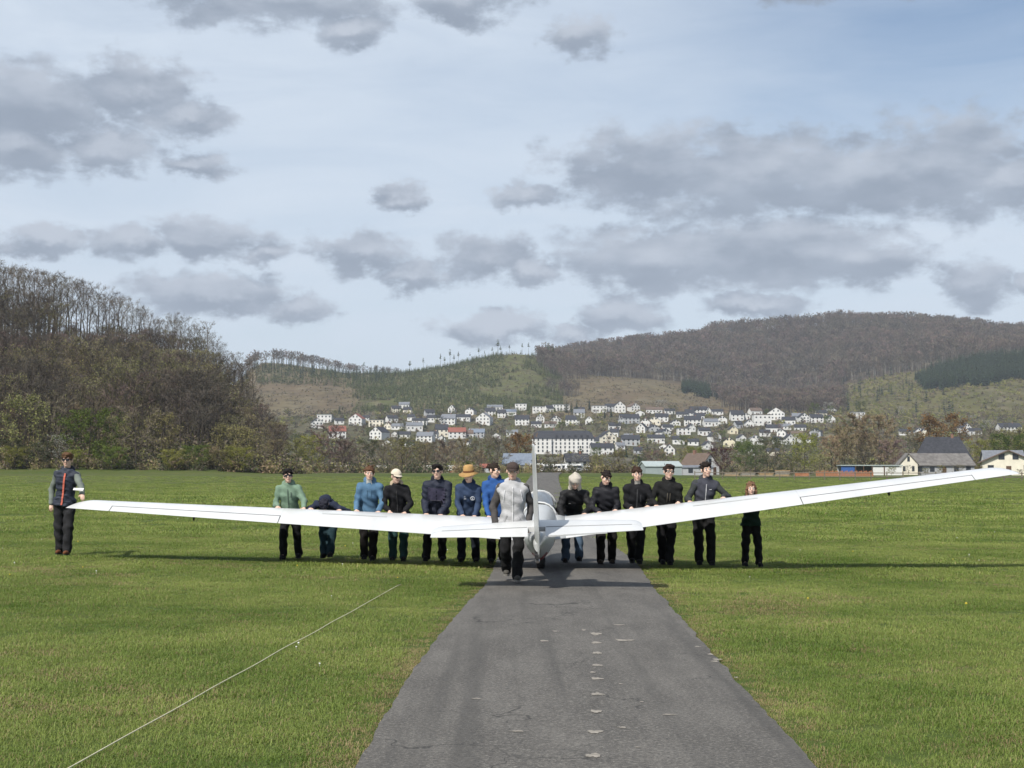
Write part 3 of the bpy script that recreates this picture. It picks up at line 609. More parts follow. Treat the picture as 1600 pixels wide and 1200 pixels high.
# ------------------------------------------------------------------ far woods that read as one mass
rgv = np.random.RandomState(11)
def cloud_pts(n, px0, px1, d0, d1, keep=None):
    px = rgv.uniform(px0, px1, n); D = np.sqrt(rgv.rand(n) * (d1 * d1 - d0 * d0) + d0 * d0)
    x = (px - 800) / F * D
    z = H(x, D); py = HOR - (z - CAMH) / D * F
    k = np.ones(n, bool) if keep is None else keep(px, D, py, x)
    return np.stack([x[k], D[k], z[k] - 0.2], 1)
def woods():
    far_bare = [merged('far_beech', BARK_PALE if i % 3 == 0 else BARK, (TWIG, TWIG_RED, TWIG_RED, TWIG_DK, TWIG)[i], OLIVE, seed=100 + i, h=19, crown0=0.42, spread=0.24, limbs=7, sub=4, twigs=5, twig_len=1.9, twig_w=0.55, leaf=14 if i == 2 else 0, leaf_s=0.9, trunk_r=0.018) for i in range(5)]
    far_con = [conifer('far_spruce', BARK, NEEDLE, seed=130 + i, h=18, r=0.15, layers=9, per=6) for i in range(3)]
    young = [conifer('young_spruce', BARK, NEEDLE_Y, seed=140 + i, h=6, r=0.24, layers=6, per=6, bare=0.02) for i in range(3)]
    shr = [shrub_mesh('far_shrub', TWIG, OLIVE, 150, 2.0, 2.2, 60, 0.9, 0.4, 3), shrub_mesh('far_shrub', TWIG_TAN, OLIVE, 151, 1.7, 1.6, 50, 0.8, 0.3, 3), shrub_mesh('far_shrub', TWIG_RED, DKGREEN, 152, 1.6, 2.6, 60, 0.8, 0.5, 3), shrub_mesh('far_shrub', OLIVE, YGREEN, 153, 2.2, 2.8, 60, 0.9, 0.4, 3)]
    # big wooded hill on the right
    con1 = lambda px, D: ((px > 1062) & (px < 1150) & (D > 1700) & (D < 1930)) | ((px > 1425) & (D > 1640) & (D < 1900) & (px < 1640))
    spur = lambda px, D: (px > 1290) & (D < 1960)
    P = cloud_pts(15500, 845, 1900, 1890, 2700, lambda px, D, py, x: (D > 1975 - 70 * (fbm(x / 40, D / 40, 3) - 0.2)) & (px + (D - 1890) * 0.10 > 852 + 26 * fbm(D / 30, x / 90, 2)))
    pn = fbm(P[:, 0] / 70 + 9, P[:, 1] / 70, 4) + 0.05 * rgv.normal(size=len(P)); ib = np.where(pn < 0.40, rgv.choice([0, 3], len(P)), np.where(pn < 0.52, rgv.choice([1, 1, 4], len(P)), rgv.choice([2, 2, 3, 0], len(P))))
    scatter('beech_forest', P, ib, rgv.uniform(0.65, 1.25, len(P)) * (0.75 + 0.5 * fbm(P[:, 0] / 40, P[:, 1] / 40, 3)), rgv.rand(len(P)) * 6.28, far_bare, 'bare reddish brown beech forest covering the long hill on the right', 'forest')
    P = cloud_pts(3200, 1105, 1340, 1460, 1960, lambda px, D, py, x: np.abs(px - 1222) < 88 + 80 * (fbm(x / 45, D / 45, 3) - 0.45)); P2 = cloud_pts(900, 840, 960, 1700, 1960, lambda px, D, py, x: fbm(x / 50, D / 50, 3) + (D - 1700) / 520 - np.abs(px - 885) / 110 > 0.42)
    P = np.concatenate([P, P2])
    scatter('foot_of_hill_wood', P, rgv.randint(5, size=len(P)), rgv.uniform(0.5, 0.95, len(P)), rgv.rand(len(P)) * 6.28, far_bare, 'mixed bare wood between village and beech hill', 'wood')
    # spruces: ridge line of the right hill and the two dark stands
    px = np.sort(rgv.uniform(868, 1178, 300)); D = rgv.uniform(2560, 2640, 300); x = (px - 800) / F * D; A = np.stack([x, D, H(x, D)], 1)
    sA = rgv.uniform(0.55, 1.0, 300) * np.interp(px, [868, 1000, 1130, 1178], [0.9, 0.75, 1.0, 1.25])
    px = rgv.uniform(1545, 1760, 260); D = rgv.uniform(2400, 2620, 260); x = (px - 800) / F * D; A2 = np.stack([x, D, H(x, D)], 1)
    B = cloud_pts(1500, 1060, 1155, 1680, 1930, lambda px, D, py, x: (py > 598 + (px - 1062) * 0.05) & (py < 612 + (px - 1062) * 0.16 + 18 * (fbm(x / 16, D / 16, 2) - 0.4)) & (px > 1060 + 22 * fbm(D / 20, x / 20, 2))); C = cloud_pts(5200, 1425, 1680, 1600, 1900, lambda px, D, py, x: (np.abs(py - (592 - (px - 1430) * 0.10)) < 9 + 22 * fbm(x / 22, D / 22, 2)) & (px > 1418 + 60 * fbm(D / 25, x / 25, 3)))
    D_ = cloud_pts(240, 1130, 1500, 1500, 2500); E = cloud_pts(150, 370, 620, 1780, 1900)
    P = np.concatenate([A, A2, B, C, D_, E]); s = np.concatenate([sA, rgv.uniform(0.8, 1.25, 260), rgv.uniform(0.55, 0.85, len(B)), rgv.uniform(0.6, 0.95, len(C)), rgv.uniform(0.5, 1.0, len(D_)), rgv.uniform(0.35, 0.8, len(E))])
    scatter('spruce_stands', P, rgv.randint(3, size=len(P)), s, rgv.rand(len(P)) * 6.28, far_con, 'dark spruce stands on the right hill and along its ridge', 'forest')
    # green plantation on the middle hill
    P = cloud_pts(9500, 550, 880, 1480, 1935, lambda px, D, py, x: fbm(x / 45, D / 45, 3) > 0.33 + 0.08 * np.sin(x / 60)); P1 = cloud_pts(1500, 400, 600, 1720, 1900)
    P = np.concatenate([P, P1])
    scatter('young_plantation', P, rgv.randint(3, size=len(P)), rgv.uniform(0.4, 1.15, len(P)), rgv.rand(len(P)) * 6.28, young, 'young light green conifer plantation on the middle hill', 'plantation')
    # clear-cut scrub
    P = cloud_pts(9500, 370, 1140, 1380, 1930, lambda px, D, py, x: fbm(x / 35, D / 35, 3) + 0.1 * np.sin(x) > 0.38); scP = rgv.uniform(0.3, 0.95, len(P)); iP = rgv.choice([0, 1, 1, 2], len(P))
    Q = cloud_pts(6500, 1250, 1800, 1200, 1960); scQ = rgv.uniform(0.5, 1.5, len(Q)); iQ = rgv.choice([0, 1, 3, 3, 2], len(Q))
    scatter('clearing_scrub', np.concatenate([P, Q]), np.concatenate([iP, iQ]), np.concatenate([scP, scQ]), rgv.rand(len(P) + len(Q)) * 6.28, shr, 'brown and olive scrub dotted over the cleared slopes', 'scrub')
    # row of bare trees on the middle ridge
    px = rgv.uniform(355, 625, 230); D = rgv.uniform(1880, 1990, 230); x = (px - 800) / F * D
    P = np.stack([x, D, H(x, D) - 0.3], 1); s = rgv.uniform(0.6, 1.0, 230) * np.interp(px, [355, 480, 540, 625], [1.15, 1.0, 0.75, 0.5])
    scatter('ridge_wood', P, rgv.randint(5, size=len(P)), s, rgv.rand(len(P)) * 6.28, far_bare, 'thin line of bare trees along the middle ridge', 'wood')
    # gardens and hedges in the village
    G = cloud_pts(4200, 390, 1700, 700, 1480); scG = rgv.uniform(0.6, 2.0, len(G)); iG = rgv.choice([0, 1, 2, 3, 0, 2], len(G))
    scatter('village_hedges', G, iG, scG, rgv.rand(len(G)) * 6.28, shr, 'hedges and garden shrubs between the village houses', 'hedges')
    # wooded slope of the near hill on the left
    hb = [merged('slope_tree', BARK, (TWIG_DK, TWIG, TWIG_DK, TWIG_RED, TWIG, TWIG_DK)[i], OLIVE, seed=200 + i, h=17, crown0=0.40, spread=0.28, limbs=10, sub=6, twigs=9, twig_len=1.2, twig_w=0.11, leaf=420 if i in (1, 4) else 0, leaf_s=0.36, trunk_r=0.013) for i in range(6)]
    hs = [shrub_mesh('slope_shrub', TWIG, OLIVE, 210 + i, 2.2, 2.6, 260, 0.40, 0.25 + 0.2 * (i % 2), 16) for i in range(3)]
    P = cloud_pts(820, -300, 345, 288, 405); sP = rgv.uniform(0.65, 1.1, len(P)) * np.interp(P[:, 1], [288, 350, 380, 405], [0.85, 0.85, 0.6, 0.42])
    P3 = cloud_pts(520, -300, 340, 395, 465); P = np.concatenate([P, P3]); sP = np.concatenate([sP, rgv.uniform(0.22, 0.48, len(P3)) * np.where(800 + F * P3[:, 0] / P3[:, 1] < 90, 1.9, 1.0)])
    Q = cloud_pts(1500, 150, 450, 285, 480); sQ = rgv.uniform(0.7, 1.7, len(Q))
    iP = np.where(fbm(P[:, 0] / 22 + 3, P[:, 1] / 22, 3) + 0.10 * rgv.normal(size=len(P)) > 0.47, rgv.choice([1, 4, 6, 7], len(P)), rgv.choice([0, 2, 3, 5], len(P))); iQ = rgv.choice([6, 7, 8, 6, 7], len(Q))
    pxQ = 800 + F * Q[:, 0] / Q[:, 1]; t = rgv.rand(len(Q)) < 0.10; iQ[t] = rgv.randint(6, size=int(t.sum())); sQ[t] = 0.55
    scatter('hillside_wood', np.concatenate([P, Q]), np.concatenate([iP, iQ]), np.concatenate([sP, sQ]), rgv.rand(len(P) + len(Q)) * 6.28, hb + hs, 'brown leafless wood and scrub covering the steep hillside on the left', 'wood')
    # thicket along the far edge of the airfield
    U = np.concatenate([cloud_pts(420, -250, 480, 268, 300), cloud_pts(900, 440, 1000, 330, 760), cloud_pts(900, 1000, 1750, 430, 760)]); iU = rgv.randint(3, size=len(U)); sU = rgv.uniform(0.6, 1.6, len(U))
    th = [shrub_mesh('thicket_bush', TWIG, OLIVE, 230, 2.0, 2.2, 300, 0.36, 0.4, 14), shrub_mesh('thicket_bush', TWIG_TAN, OLIVE, 231, 1.9, 2.0, 300, 0.34, 0.5, 14), shrub_mesh('thicket_bush', TWIG, DKGREEN, 232, 2.1, 2.4, 320, 0.36, 0.5, 14)]
    scatter('thicket', U, iU, sU, rgv.rand(len(U)) * 6.28, th, 'low leafless thicket along the far edge of the airfield', 'bushes')
woods()
# ------------------------------------------------------------------ buildings
WALLS = {'white': mat('render_white', (0.66, 0.655, 0.63), 0.8, 0.06, 0.8), 'cream': mat('render_cream', (0.70, 0.655, 0.54), 0.8, 0.08, 0.8),
         'yellow': mat('render_yellow', (0.66, 0.60, 0.44), 0.8, 0.08, 0.8), 'grey': mat('render_grey', (0.40, 0.41, 0.42), 0.8, 0.1, 0.8), 'green': mat('metal_pale_green', (0.30, 0.345, 0.345), 0.6, 0.1, 0.6)}
ROOFS = {'slate': mat('slate', (0.038, 0.040, 0.048), 0.75, 0.3, 1.5, spec=0.25), 'grey': mat('roof_grey', (0.16, 0.17, 0.19), 0.6, 0.2, 1.5), 'red': mat('roof_red', (0.23, 0.075, 0.05), 0.75, 0.2, 1.5),
         'blue': mat('roof_blue_grey', (0.16, 0.19, 0.24), 0.55, 0.15, 1.5), 'brown': mat('roof_brown', (0.12, 0.085, 0.065), 0.8, 0.2, 1.5), 'green': mat('roof_pale_green', (0.36, 0.41, 0.40), 0.55, 0.1, 1.5), 'old': mat('roof_weathered', (0.15, 0.14, 0.13), 0.85, 0.3, 1.0)}
PANE = mat('window_pane', (0.030, 0.036, 0.045), 0.15, spec=0.6); DOORM = mat('door_brown', (0.10, 0.055, 0.03), 0.6); CHIM = mat('chimney_brick', (0.22, 0.12, 0.085), 0.9, 0.2, 6); FRAME = mat('window_frame', (0.7, 0.7, 0.68), 0.6)
_wm = {}
def win_mesh(w, h):
    k = (round(w, 1), round(h, 1))
    if k not in _wm: _wm[k] = (MB().box(-w/2, w/2, -0.05, 0.0, 0, h).mesh('window', PANE), MB().box(-w/2-.12, w/2+.12, -0.09, 0.0, -0.16, -0.02).mesh('sill', FRAME))
    return _wm[k]
def house(name, loc, w, d, hw, hr, gable, wall, roof, yaw=0.0, label=None, group=None, cat='house', rows=2, cols=None, chimney=True, over=0.35, hip=0.0, sills=False, door=True, below=4.0):
    e = empty(name, loc, yaw); tag(e, label, cat, group)
    x, y = w / 2, d / 2; m = MB()
    if gable == 'front' or (gable == 'side' and not hip):
        if gable == 'front': prof = [(-x, -y, -below), (x, -y, -below), (x, -y, hw), (0, -y, hw + hr * 0.985), (-x, -y, hw)]; back = [(a, y, c) for a, b, c in prof]
        else: prof = [(x, -y, -below), (x, y, -below), (x, y, hw), (x, 0, hw + hr * 0.985), (x, -y, hw)]; back = [(-x, b, c) for a, b, c in prof]
        m.add(prof + back, [(0,1,2,3,4), (9,8,7,6,5), (0,5,6,1), (1,6,7,2), (4,9,5,0)])
    else: m.box(-x, x, -y, y, -below, hw)
    m.build('wall', WALLS[wall], e)
    t = 0.22; o = over; rm = MB()
    if gable == 'front':
        sl = hr / x; y0, y1 = -y - o, y + o
        for s in (-1, 1): rm.add([(s*(x+o), y0, hw-o*sl), (0, y0, hw+hr), (0, y1, hw+hr), (s*(x+o), y1, hw-o*sl), (s*(x+o), y0, hw-o*sl+t), (0, y0, hw+hr+t), (0, y1, hw+hr+t), (s*(x+o), y1, hw-o*sl+t)], [(0,1,2,3), (7,6,5,4), (0,4,5,1), (1,5,6,2), (2,6,7,3), (3,7,4,0)])
    elif gable == 'side':
        sl = hr / y; x0, x1 = -x - o, x + o; hx = hip * w
        for s in (-1, 1): rm.add([(x0, s*(y+o), hw-o*sl), (x0+hx, 0, hw+hr), (x1-hx, 0, hw+hr), (x1, s*(y+o), hw-o*sl), (x0, s*(y+o), hw-o*sl+t), (x0+hx, 0, hw+hr+t), (x1-hx, 0, hw+hr+t), (x1, s*(y+o), hw-o*sl+t)], [(0,1,2,3), (7,6,5,4), (0,4,5,1), (1,5,6,2), (2,6,7,3), (3,7,4,0)])
        if hip:
            for s, xa, xb in ((-1, x0, x0 + hx), (1, x1, x1 - hx)): rm.add([(xa, -y-o, hw-o*sl+t), (xa, y+o, hw-o*sl+t), (xb, 0, hw+hr+t)], [(0, 1, 2)])
    else: rm.box(-x - o, x + o, -y - o, y + o, hw + 0.02, hw + 0.35)
    rf = rm.build('roof', ROOFS[roof], e)
    if chimney and gable != 'flat': MB().box(-.35, .35, -.35, .35, -1.2, 0.9).build('chimney', CHIM, rf, loc=(w * 0.18 if gable == 'side' else 0.0, 0 if gable == 'side' else d * 0.2, hw + hr + 0.1))
    ww, wh = min(1.3, w * 0.14), 1.35; wmsh, smsh = win_mesh(ww, wh)
    nc = cols or max(2, int(w / 3.1)); st = hw / max(rows, 1)
    for r_ in range(rows):
        for c_ in range(nc):
            wx = -x + w * (c_ + 0.5) / nc
            if door and r_ == 0 and c_ == nc // 2: MB().box(-0.55, 0.55, -0.06, 0, 0, 2.1).build('door', DOORM, e, loc=(wx, -y, 0)); continue
            o_ = obj('window', wmsh, e, (wx, -y, r_ * st + st * 0.32))
            if sills: obj('sill', smsh, o_)
    if gable == 'front' and hr > 2.4:
        for sx_ in ((-1, 1) if w > 8 else (0,)): obj('window', wmsh, e, (sx_ * w * 0.13, -y, hw + hr * 0.22))
    return e
def ray_ground(px, py, d0, d1):
    d = ray(px, py); D = np.arange(d0, d1, 2.0); zr = CAMH + D * d.z / d.y; zg = H(D * d.x / d.y, D); k = np.nonzero(zr <= zg)[0]
    i = k[0] if len(k) else int(np.argmin(np.abs(zr - zg)))
    return Vector((D[i] * d.x / d.y, D[i], zg[i]))
# village houses: (x, foot y, width px, height px, gable, wall, roof, yaw deg, label or None)
VH = [(495,669,17,15,'front','white','slate',12,'white gabled house at the left end of the village'),(508,660,23,11,'flat','white','green',0,'white house with a pale green flat roof at the left end of the village'),
 (530,663,14,9,'side','white','slate',10,None),(558,664,21,16,'front','white','red',-12,'white timbered gable house with a red roof on the left of the village'),
 (527,685,26,18,'side','white','red',14,'white house with a broad red roof behind the left tree belt'),(589,667,23,10,'flat','cream','grey',0,'cream flat roofed house on the left of the village'),
 (593,686,22,18,'front','white','slate',-28,'white house with a steep dark roof below the cream flat house'),(632,638,16,9,'side','white','grey',0,'small white house alone on the slope above the village'),
 (617,683,8,8,'front','white','slate',0,None),(631,685,20,10,'side','white','slate',0,None),(647,673,25,12,'side','white','grey',6,None),(656,663,23,9,'side','white','slate',0,None),
 (679,659,23,10,'side','white','slate',0,None),(701,663,22,15,'side','white','grey',-10,None),(723,658,24,10,'side','white','slate',0,None),(757,663,22,17,'front','white','grey',-10,'tall white gable house left of the village centre'),
 (773,641,24,8,'side','white','grey',0,None),(795,649,23,9,'side','white','blue',0,None),(690,682,20,18,'side','cream','slate',0,'cream three storey house left of the red roofed pair'),(714,685,27,16,'side','white','red',10,'white house with a dull red roof left of the village centre'),
 (665,690,26,14,'side','white','grey',-8,None),(745,684,24,13,'side','grey','blue',0,None),(775,686,14,9,'front','white','slate',0,None),(572,657,10,7,'side','white','slate',0,None),
 (814,641,18,9,'flat','white','grey',0,None),(846,644,28,8,'flat','white','grey',0,None),(876,641,26,8,'flat','white','grey',0,None),(936,644,22,9,'flat','white','grey',0,None),
 (968,644,17,16,'front','white','slate',0,'tall white gable house standing at the upper edge of the village'),(816,664,22,14,'side','white','slate',0,None),(844,660,13,13,'front','white','slate',0,None),(868,662,16,12,'front','white','slate',10,None),
 (895,665,22,15,'side','white','slate',0,None),(921,663,12,12,'front','white','slate',-10,None),(983,662,30,14,'side','grey','slate',8,'long house with a big dark slate roof above the village centre'),(1022,646,25,9,'side','white','brown',0,None),
 (1046,647,16,8,'side','white','slate',0,None),(1034,659,20,12,'side','white','slate',0,None),(1022,664,19,12,'front','cream','grey',0,None),(1091,648,26,12,'side','white','slate',0,None),
 (1106,648,7,11,'front','white','slate',0,None),(1120,648,18,8,'side','white','slate',0,None),(1066,653,18,9,'side','white','slate',0,None),(1082,665,26,14,'side','white','slate',0,None),(1110,666,22,11,'side','white','grey',0,None),
 (1128,662,15,12,'front','white','slate',0,None),(1079,674,12,11,'front','white','slate',10,None),(1068,679,20,9,'flat','white','grey',0,None),(1036,682,18,11,'front','white','slate',25,None),(1003,676,14,14,'front','white','slate',-20,None),
 (1025,692,26,12,'side','white','slate',0,None),(1046,712,16,17,'front','white','slate',0,None),(1116,690,15,14,'front','white','slate',25,None),(948,694,24,19,'front','cream','slate',16,'cream house with a steep slate roof right of the long white block'),
 (985,696,28,15,'side','grey','slate',0,None),(926,697,20,13,'side','white','slate',0,None),(1105,702,14,12,'front','white','slate',15,None),(1151,657,20,15,'side','white','slate',0,None),(1170,668,13,12,'front','white','slate',0,None),
 (1190,664,27,15,'flat','white','brown',0,'white terraced apartment house with long balconies on the right of the village'),(1213,656,26,18,'front','white','slate',-14,'large white gable house on the upper right of the village'),(1232,664,20,12,'side','white','slate',0,None),
 (1255,660,16,14,'front','white','slate',0,None),(1275,660,20,12,'side','white','slate',0,None),(1297,661,13,12,'front','white','slate',0,None),(1277,640,8,8,'front','white','slate',0,None),(1340,655,20,10,'flat','white','blue',0,None),
 (1145,678,13,12,'front','yellow','slate',0,None),(1158,690,12,10,'front','white','slate',15,None),(1180,694,22,13,'front','white','grey',0,None),(1140,698,18,14,'front','yellow','slate',-10,'yellow gable house low on the right of the village'),
 (1208,676,22,12,'side','white','slate',0,None),(1233,694,16,15,'front','white','slate',10,None),(1170,712,16,12,'front','white','slate',0,None),(1250,674,18,10,'side','white','slate',0,None),(1435,680,13,11,'front','white','slate',0,None),
 (1443,681,10,11,'front','cream','slate',10,None),(1507,676,15,14,'front','white','slate',15,None),(1522,680,20,10,'side','white','slate',0,None),(1576,676,34,14,'side','white','slate',0,None),(1413,680,16,9,'side','white','slate',0,None),
 (1100,680,18,11,'side','white','slate',0,None),(1060,694,18,12,'side','white','slate',0,None),(960,672,18,11,'side','white','slate',0,None),(860,668,18,9,'side','white','brown',0,None),(800,682,18,10,'side','white','grey',0,None),
 (838,668,16,9,'side','white','slate',0,None),(905,645,16,8,'side','white','slate',0,None),(1000,650,14,8,'front','white','slate',0,None),(1055,665,14,9,'front','white','slate',0,None),(1195,682,16,10,'side','white','slate',0,None),
 (1222,682,14,11,'front','white','slate',-15,None),(690,690,12,8,'front','white','slate',0,None),(640,698,14,8,'side','white','slate',0,None),(730,696,14,9,'side','white','slate',0,None),(1165,655,14,9,'front','white','slate',0,None),(605,697,14,8,'front','white','slate',0,None)]
def village():
    rg = random.Random(9)
    for i in range(86):
        px = rg.choice([rg.uniform(600, 830), rg.uniform(830, 1300), rg.uniform(940, 1300)]); fy = rg.uniform(642, 712) if px > 940 else rg.uniform(642, 690)
        if all(abs(px - q[0]) > 11 or abs(fy - q[1]) > 7 for q in VH) and not (815 < px < 960 and fy > 665): VH.append((px, fy, rg.uniform(11, 19), rg.uniform(8.5, 12.5), rg.choice(['front', 'side', 'side']), rg.choice(['white', 'white', 'white', 'cream', 'grey']), rg.choice(['slate', 'slate', 'slate', 'grey', 'brown']), rg.uniform(-25, 25), None))
    zones = [(440, 800, 'left of the long block'), (800, 1130, 'in village middle'), (1130, 1320, 'at village right'), (1320, 1700, 'beyond the farm')]
    for (px, fy, wp, hp, g, wl, rf, yaw, lab) in VH:
        p = ray_ground(px, fy, 800, 1620); k = p.y / F; w = max(wp * k, 5.5); ht = max(hp * k, 4.5) * 1.05
        hw, hr = (ht, 0) if g == 'flat' else ((ht * 0.55, ht * 0.45) if g == 'front' else (ht * 0.58, ht * 0.42))
        d = w * 1.1 if g == 'front' else min(w * 0.75, 11)
        z = [n for a, b, n in zones if a <= px < b][0]; grp = None
        if not lab:
            up = 'high' if fy < 655 else 'midway' if fy < 672 else 'low'
            shp = {'front': '%s gable-fronted house', 'side': '%s eaves-on house', 'flat': '%s flat-topped house'}[g] % wl
            lab = '%s, %s roof, %s %s' % (shp, {'slate': 'slate', 'grey': 'grey', 'red': 'red', 'blue': 'blue grey', 'brown': 'brown', 'green': 'green'}[rf], up, z); grp = 'village houses: ' + lab
        house('village_house', p, w, d, hw, hr, g, wl, rf, R(yaw + rg.uniform(-6, 6)), lab, grp, rows=2 if hw > 4.2 else 1, chimney=hp > 10, door=(hw > 3.5))
    same = {}
    for o in COL.objects:
        if o.get('group', '').startswith('village houses'): same.setdefault(o['label'], []).append(o)
    for lab, l in same.items():
        l.sort(key=lambda o: o.location.x / o.location.y)
        if len(l) > 1:
            for i, o in enumerate(l): o['label'] = lab + ', ' + ('leftmost of these' if i == 0 else 'rightmost of these' if i == len(l) - 1 else '%d%s from left' % (i + 1, {2: 'nd', 3: 'rd'}.get(i + 1, 'th')))
        for o in l: o['group'] = 'houses of the village on the slope'
    # long white block with mansard roof in the middle of the village
    p = ray_ground(880, 709, 800, 1500); k = p.y / F; e = empty('mansard_block', p, R(-4)); tag(e, 'long white four storey block with slate mansard roof behind the glider fin', 'building')
    w = 96 * k; hw = 23 * k; hr = 13 * k; x = w / 2; y = 7.0
    MB().box(-x, x, -y, y, -4, hw).box(-x * 0.98, -x * 0.36, -y - 2.2, -y, -4, hw).build('wall', WALLS['white'], e)
    rm = MB().loft([[(-x-.4, -y-.4, hw), (x+.4, -y-.4, hw), (x+.4, y+.4, hw), (-x-.4, y+.4, hw)], [(-x+1.4, -y+2, hw+hr*.7), (x-1.4, -y+2, hw+hr*.7), (x-1.4, y-2, hw+hr*.7), (-x+1.4, y-2, hw+hr*.7)], [(-x+4, -.3, hw+hr), (x-4, -.3, hw+hr), (x-4, .3, hw+hr), (-x+4, .3, hw+hr)]])
    rm.loft([[(-x*.98-.3, -y-2.6, hw+.02), (-x*.36+.3, -y-2.6, hw+.02), (-x*.36+.3, 0, hw+.02), (-x*.98-.3, 0, hw+.02)], [(-x*.9, -y+.6, hw+hr*.68), (-x*.44, -y+.6, hw+hr*.68), (-x*.44, 0, hw+hr*.68), (-x*.9, 0, hw+hr*.68)]])
    rf = rm.build('roof', ROOFS['slate'], e); wmsh, smsh = win_mesh(1.0, 1.6)
    for r_ in range(4):
        for c_ in range(14):
            wx = -x + w * (c_ + 0.5) / 14; yy = -y - 2.2 if -x * 0.98 < wx < -x * 0.36 else -y
            obj('window', wmsh, e, (wx, yy, 1.0 + r_ * hw / 4))
    for c_ in range(6): MB().box(-.8, .8, -.3, 2.2, 0, 1.7).build('dormer', ROOFS['slate'], rf, loc=(-x * 0.2 + c_ * x * 0.2, -y + 0.3, hw + hr * 0.12))
    MB().box(-.5, .5, -.5, .5, -1, 2.0).build('chimney', CHIM, rf, loc=(-x * 0.3, 0, hw + hr))
    p = ray_ground(940, 712, 800, 1500); house('block_annexe', p, 15, 9, 5.2, 3, 'side', 'white', 'slate', R(5), 'low white annexe with dark roof joined to the right of the long block', None, 'building')
village()
# ------------------------------------------------------------------ farm and sheds at the edge of the airfield
def farm():
    def g(px, D): x = (px - 800) / F * D; return Vector((x, D, H1(x, D)))
    k = 430 / F
    e = house('farmhouse', g(1472, 430), 15.5, 12, 4.6, 6.3, 'side', 'white', 'slate', R(-14), 'large farmhouse with a huge half-hipped slate roof on the right', None, 'house', rows=1, cols=5, hip=0.24, over=0.8, sills=True, below=1.5)
    MB().loft([[(-9, -3, 0.2), (-4.0, -3, 0.2), (-4.0, 3, 0.2), (-9, 3, 0.2)], [(-8.6, -2.8, 3.0), (-4.2, -2.8, 3.0), (-4.2, 2.8, 3.0), (-8.6, 2.8, 3.0)]]).build('side_wing', WALLS['white'], e, loc=(0, -4.4, 0))
    e = house('barn', g(1462, 385), 17.0, 9, 2.6, 2.9, 'side', 'grey', 'old', R(10), 'long low barn with a weathered grey roof below the farmhouse', None, 'barn', rows=1, cols=5, chimney=False, over=0.4, below=1.0)
    e = house('barn_gable', g(1416, 380), 4.6, 7, 2.9, 2.6, 'front', 'cream', 'old', R(-8), 'cream gable end at the left of the long low barn', None, 'barn', rows=1, cols=2, chimney=False, below=1.0, door=False)
    e = house('cream_house', g(1573, 330), 11.5, 10, 3.0, 2.5, 'front', 'cream', 'brown', R(-16), 'cream low gabled house above the right wing tip', None, 'house', rows=1, cols=3, chimney=False, over=0.7, below=1.0)
    e = house('grey_roofed_house', g(1565, 370), 9.5, 9, 3.2, 2.9, 'side', 'white', 'grey', R(-10), 'white house with grey roof peeping out behind the cream house', None, 'house', rows=1, chimney=False, below=1.0)
    # open shed with blue and white panels
    s = g(1358, 330); e = empty('open_shed', s, R(-3)); tag(e, 'long flat shed with a blue panel, a dark bay and white panels', 'shed')
    L = 93 * 330 / F; x0 = -L / 2; blue = mat('panel_blue', (0.035, 0.10, 0.30), 0.5, 0.1, 2)
    MB().box(x0 - .2, -x0 + .2, -2.4, 3, 2.15, 2.35).build('roof', ROOFS['green'], e)
    MB().box(x0, -x0, 2.8, 2.95, -.3, 2.13).build('back_wall', WALLS['grey'], e)
    MB().box(x0, x0 + 3.0, -2.1, -1.98, -.3, 2.13).build('panel', blue, e)
    MB().box(x0 + 7.0, -x0, -2.1, -1.98, -.3, 2.0).build('panel', WALLS['white'], e)
    for q in (3.2, 5.0, 6.9, 9.6): MB().box(x0 + q - .09, x0 + q + .09, -2.32, -2.14, -.3, 2.14).build('post', DOORM, e)
    # pale green shed and dark roofed house right of the caravans
    house('green_shed', g(1031, 320), 8.0, 7, 1.7, 1.0, 'side', 'green', 'green', R(7), 'pale green metal shed behind the boys on the right', None, 'shed', rows=0, cols=1, chimney=False, over=0.2, below=0.8, door=False)
    house('lean_to', g(1087, 335), 7.0, 5, 1.7, 0.4, 'side', 'grey', 'grey', R(4), 'low grey lean-to right of the pale green shed', None, 'shed', rows=1, cols=2, chimney=False, over=0.2, below=0.8, door=False)
    house('steep_house', g(1092, 400), 6.6, 9, 2.2, 3.6, 'front', 'white', 'brown', R(34), 'white gabled house with a steep brown roof behind the lean-to', None, 'house', rows=1, cols=2, below=0.8)
    house('grey_barn', g(812, 440), 9.5, 8, 2.4, 3.2, 'side', 'white', 'blue', R(-6), 'low barn with blue grey roof left of the fin', None, 'barn', rows=1, cols=3, chimney=False, over=0.3, below=0.8, door=False)
    house('white_cottage', g(900, 520), 8.0, 7, 4.0, 2.6, 'side', 'white', 'slate', R(5), 'white cottage between the shrubs behind the caravans', None, 'house', rows=2, cols=3, below=0.8)
    # long white wall left of the middle
    wl = mat('wall_whitewash', (0.72, 0.70, 0.64), 0.85, 0.12, 0.6)
    for (a, b, D, lab) in ((524, 560, 470, 'short white roadside wall at the left of the bare round tree'), (566, 606, 476, 'white roadside wall behind the boy in the blue hoodie'), (650, 765, 470, 'longest white roadside wall, behind the boy in the navy puffer jacket')):
        xa, xb = (a - 800) / F * D, (b - 800) / F * D; e = empty('roadside_wall', (0.5 * (xa + xb), D, H1(0.5 * (xa + xb), D))); tag(e, lab, 'wall', 'white walls along the far road')
        hl = 0.5 * (xb - xa); MB().box(-hl, hl, -.15, .15, -.5, 2.1).build('wall_body', wl, e); MB().box(-hl - .05, hl + .05, -.25, .25, 2.1, 2.3).build('coping', FRAME, e)
    # heap under orange sheeting
    om = mat('sheeting_orange', (0.42, 0.12, 0.05), 0.7, 0.3, 3); rg = np.random.RandomState(4)
    c = g(714, 420); v = []; nu, nv = 14, 6
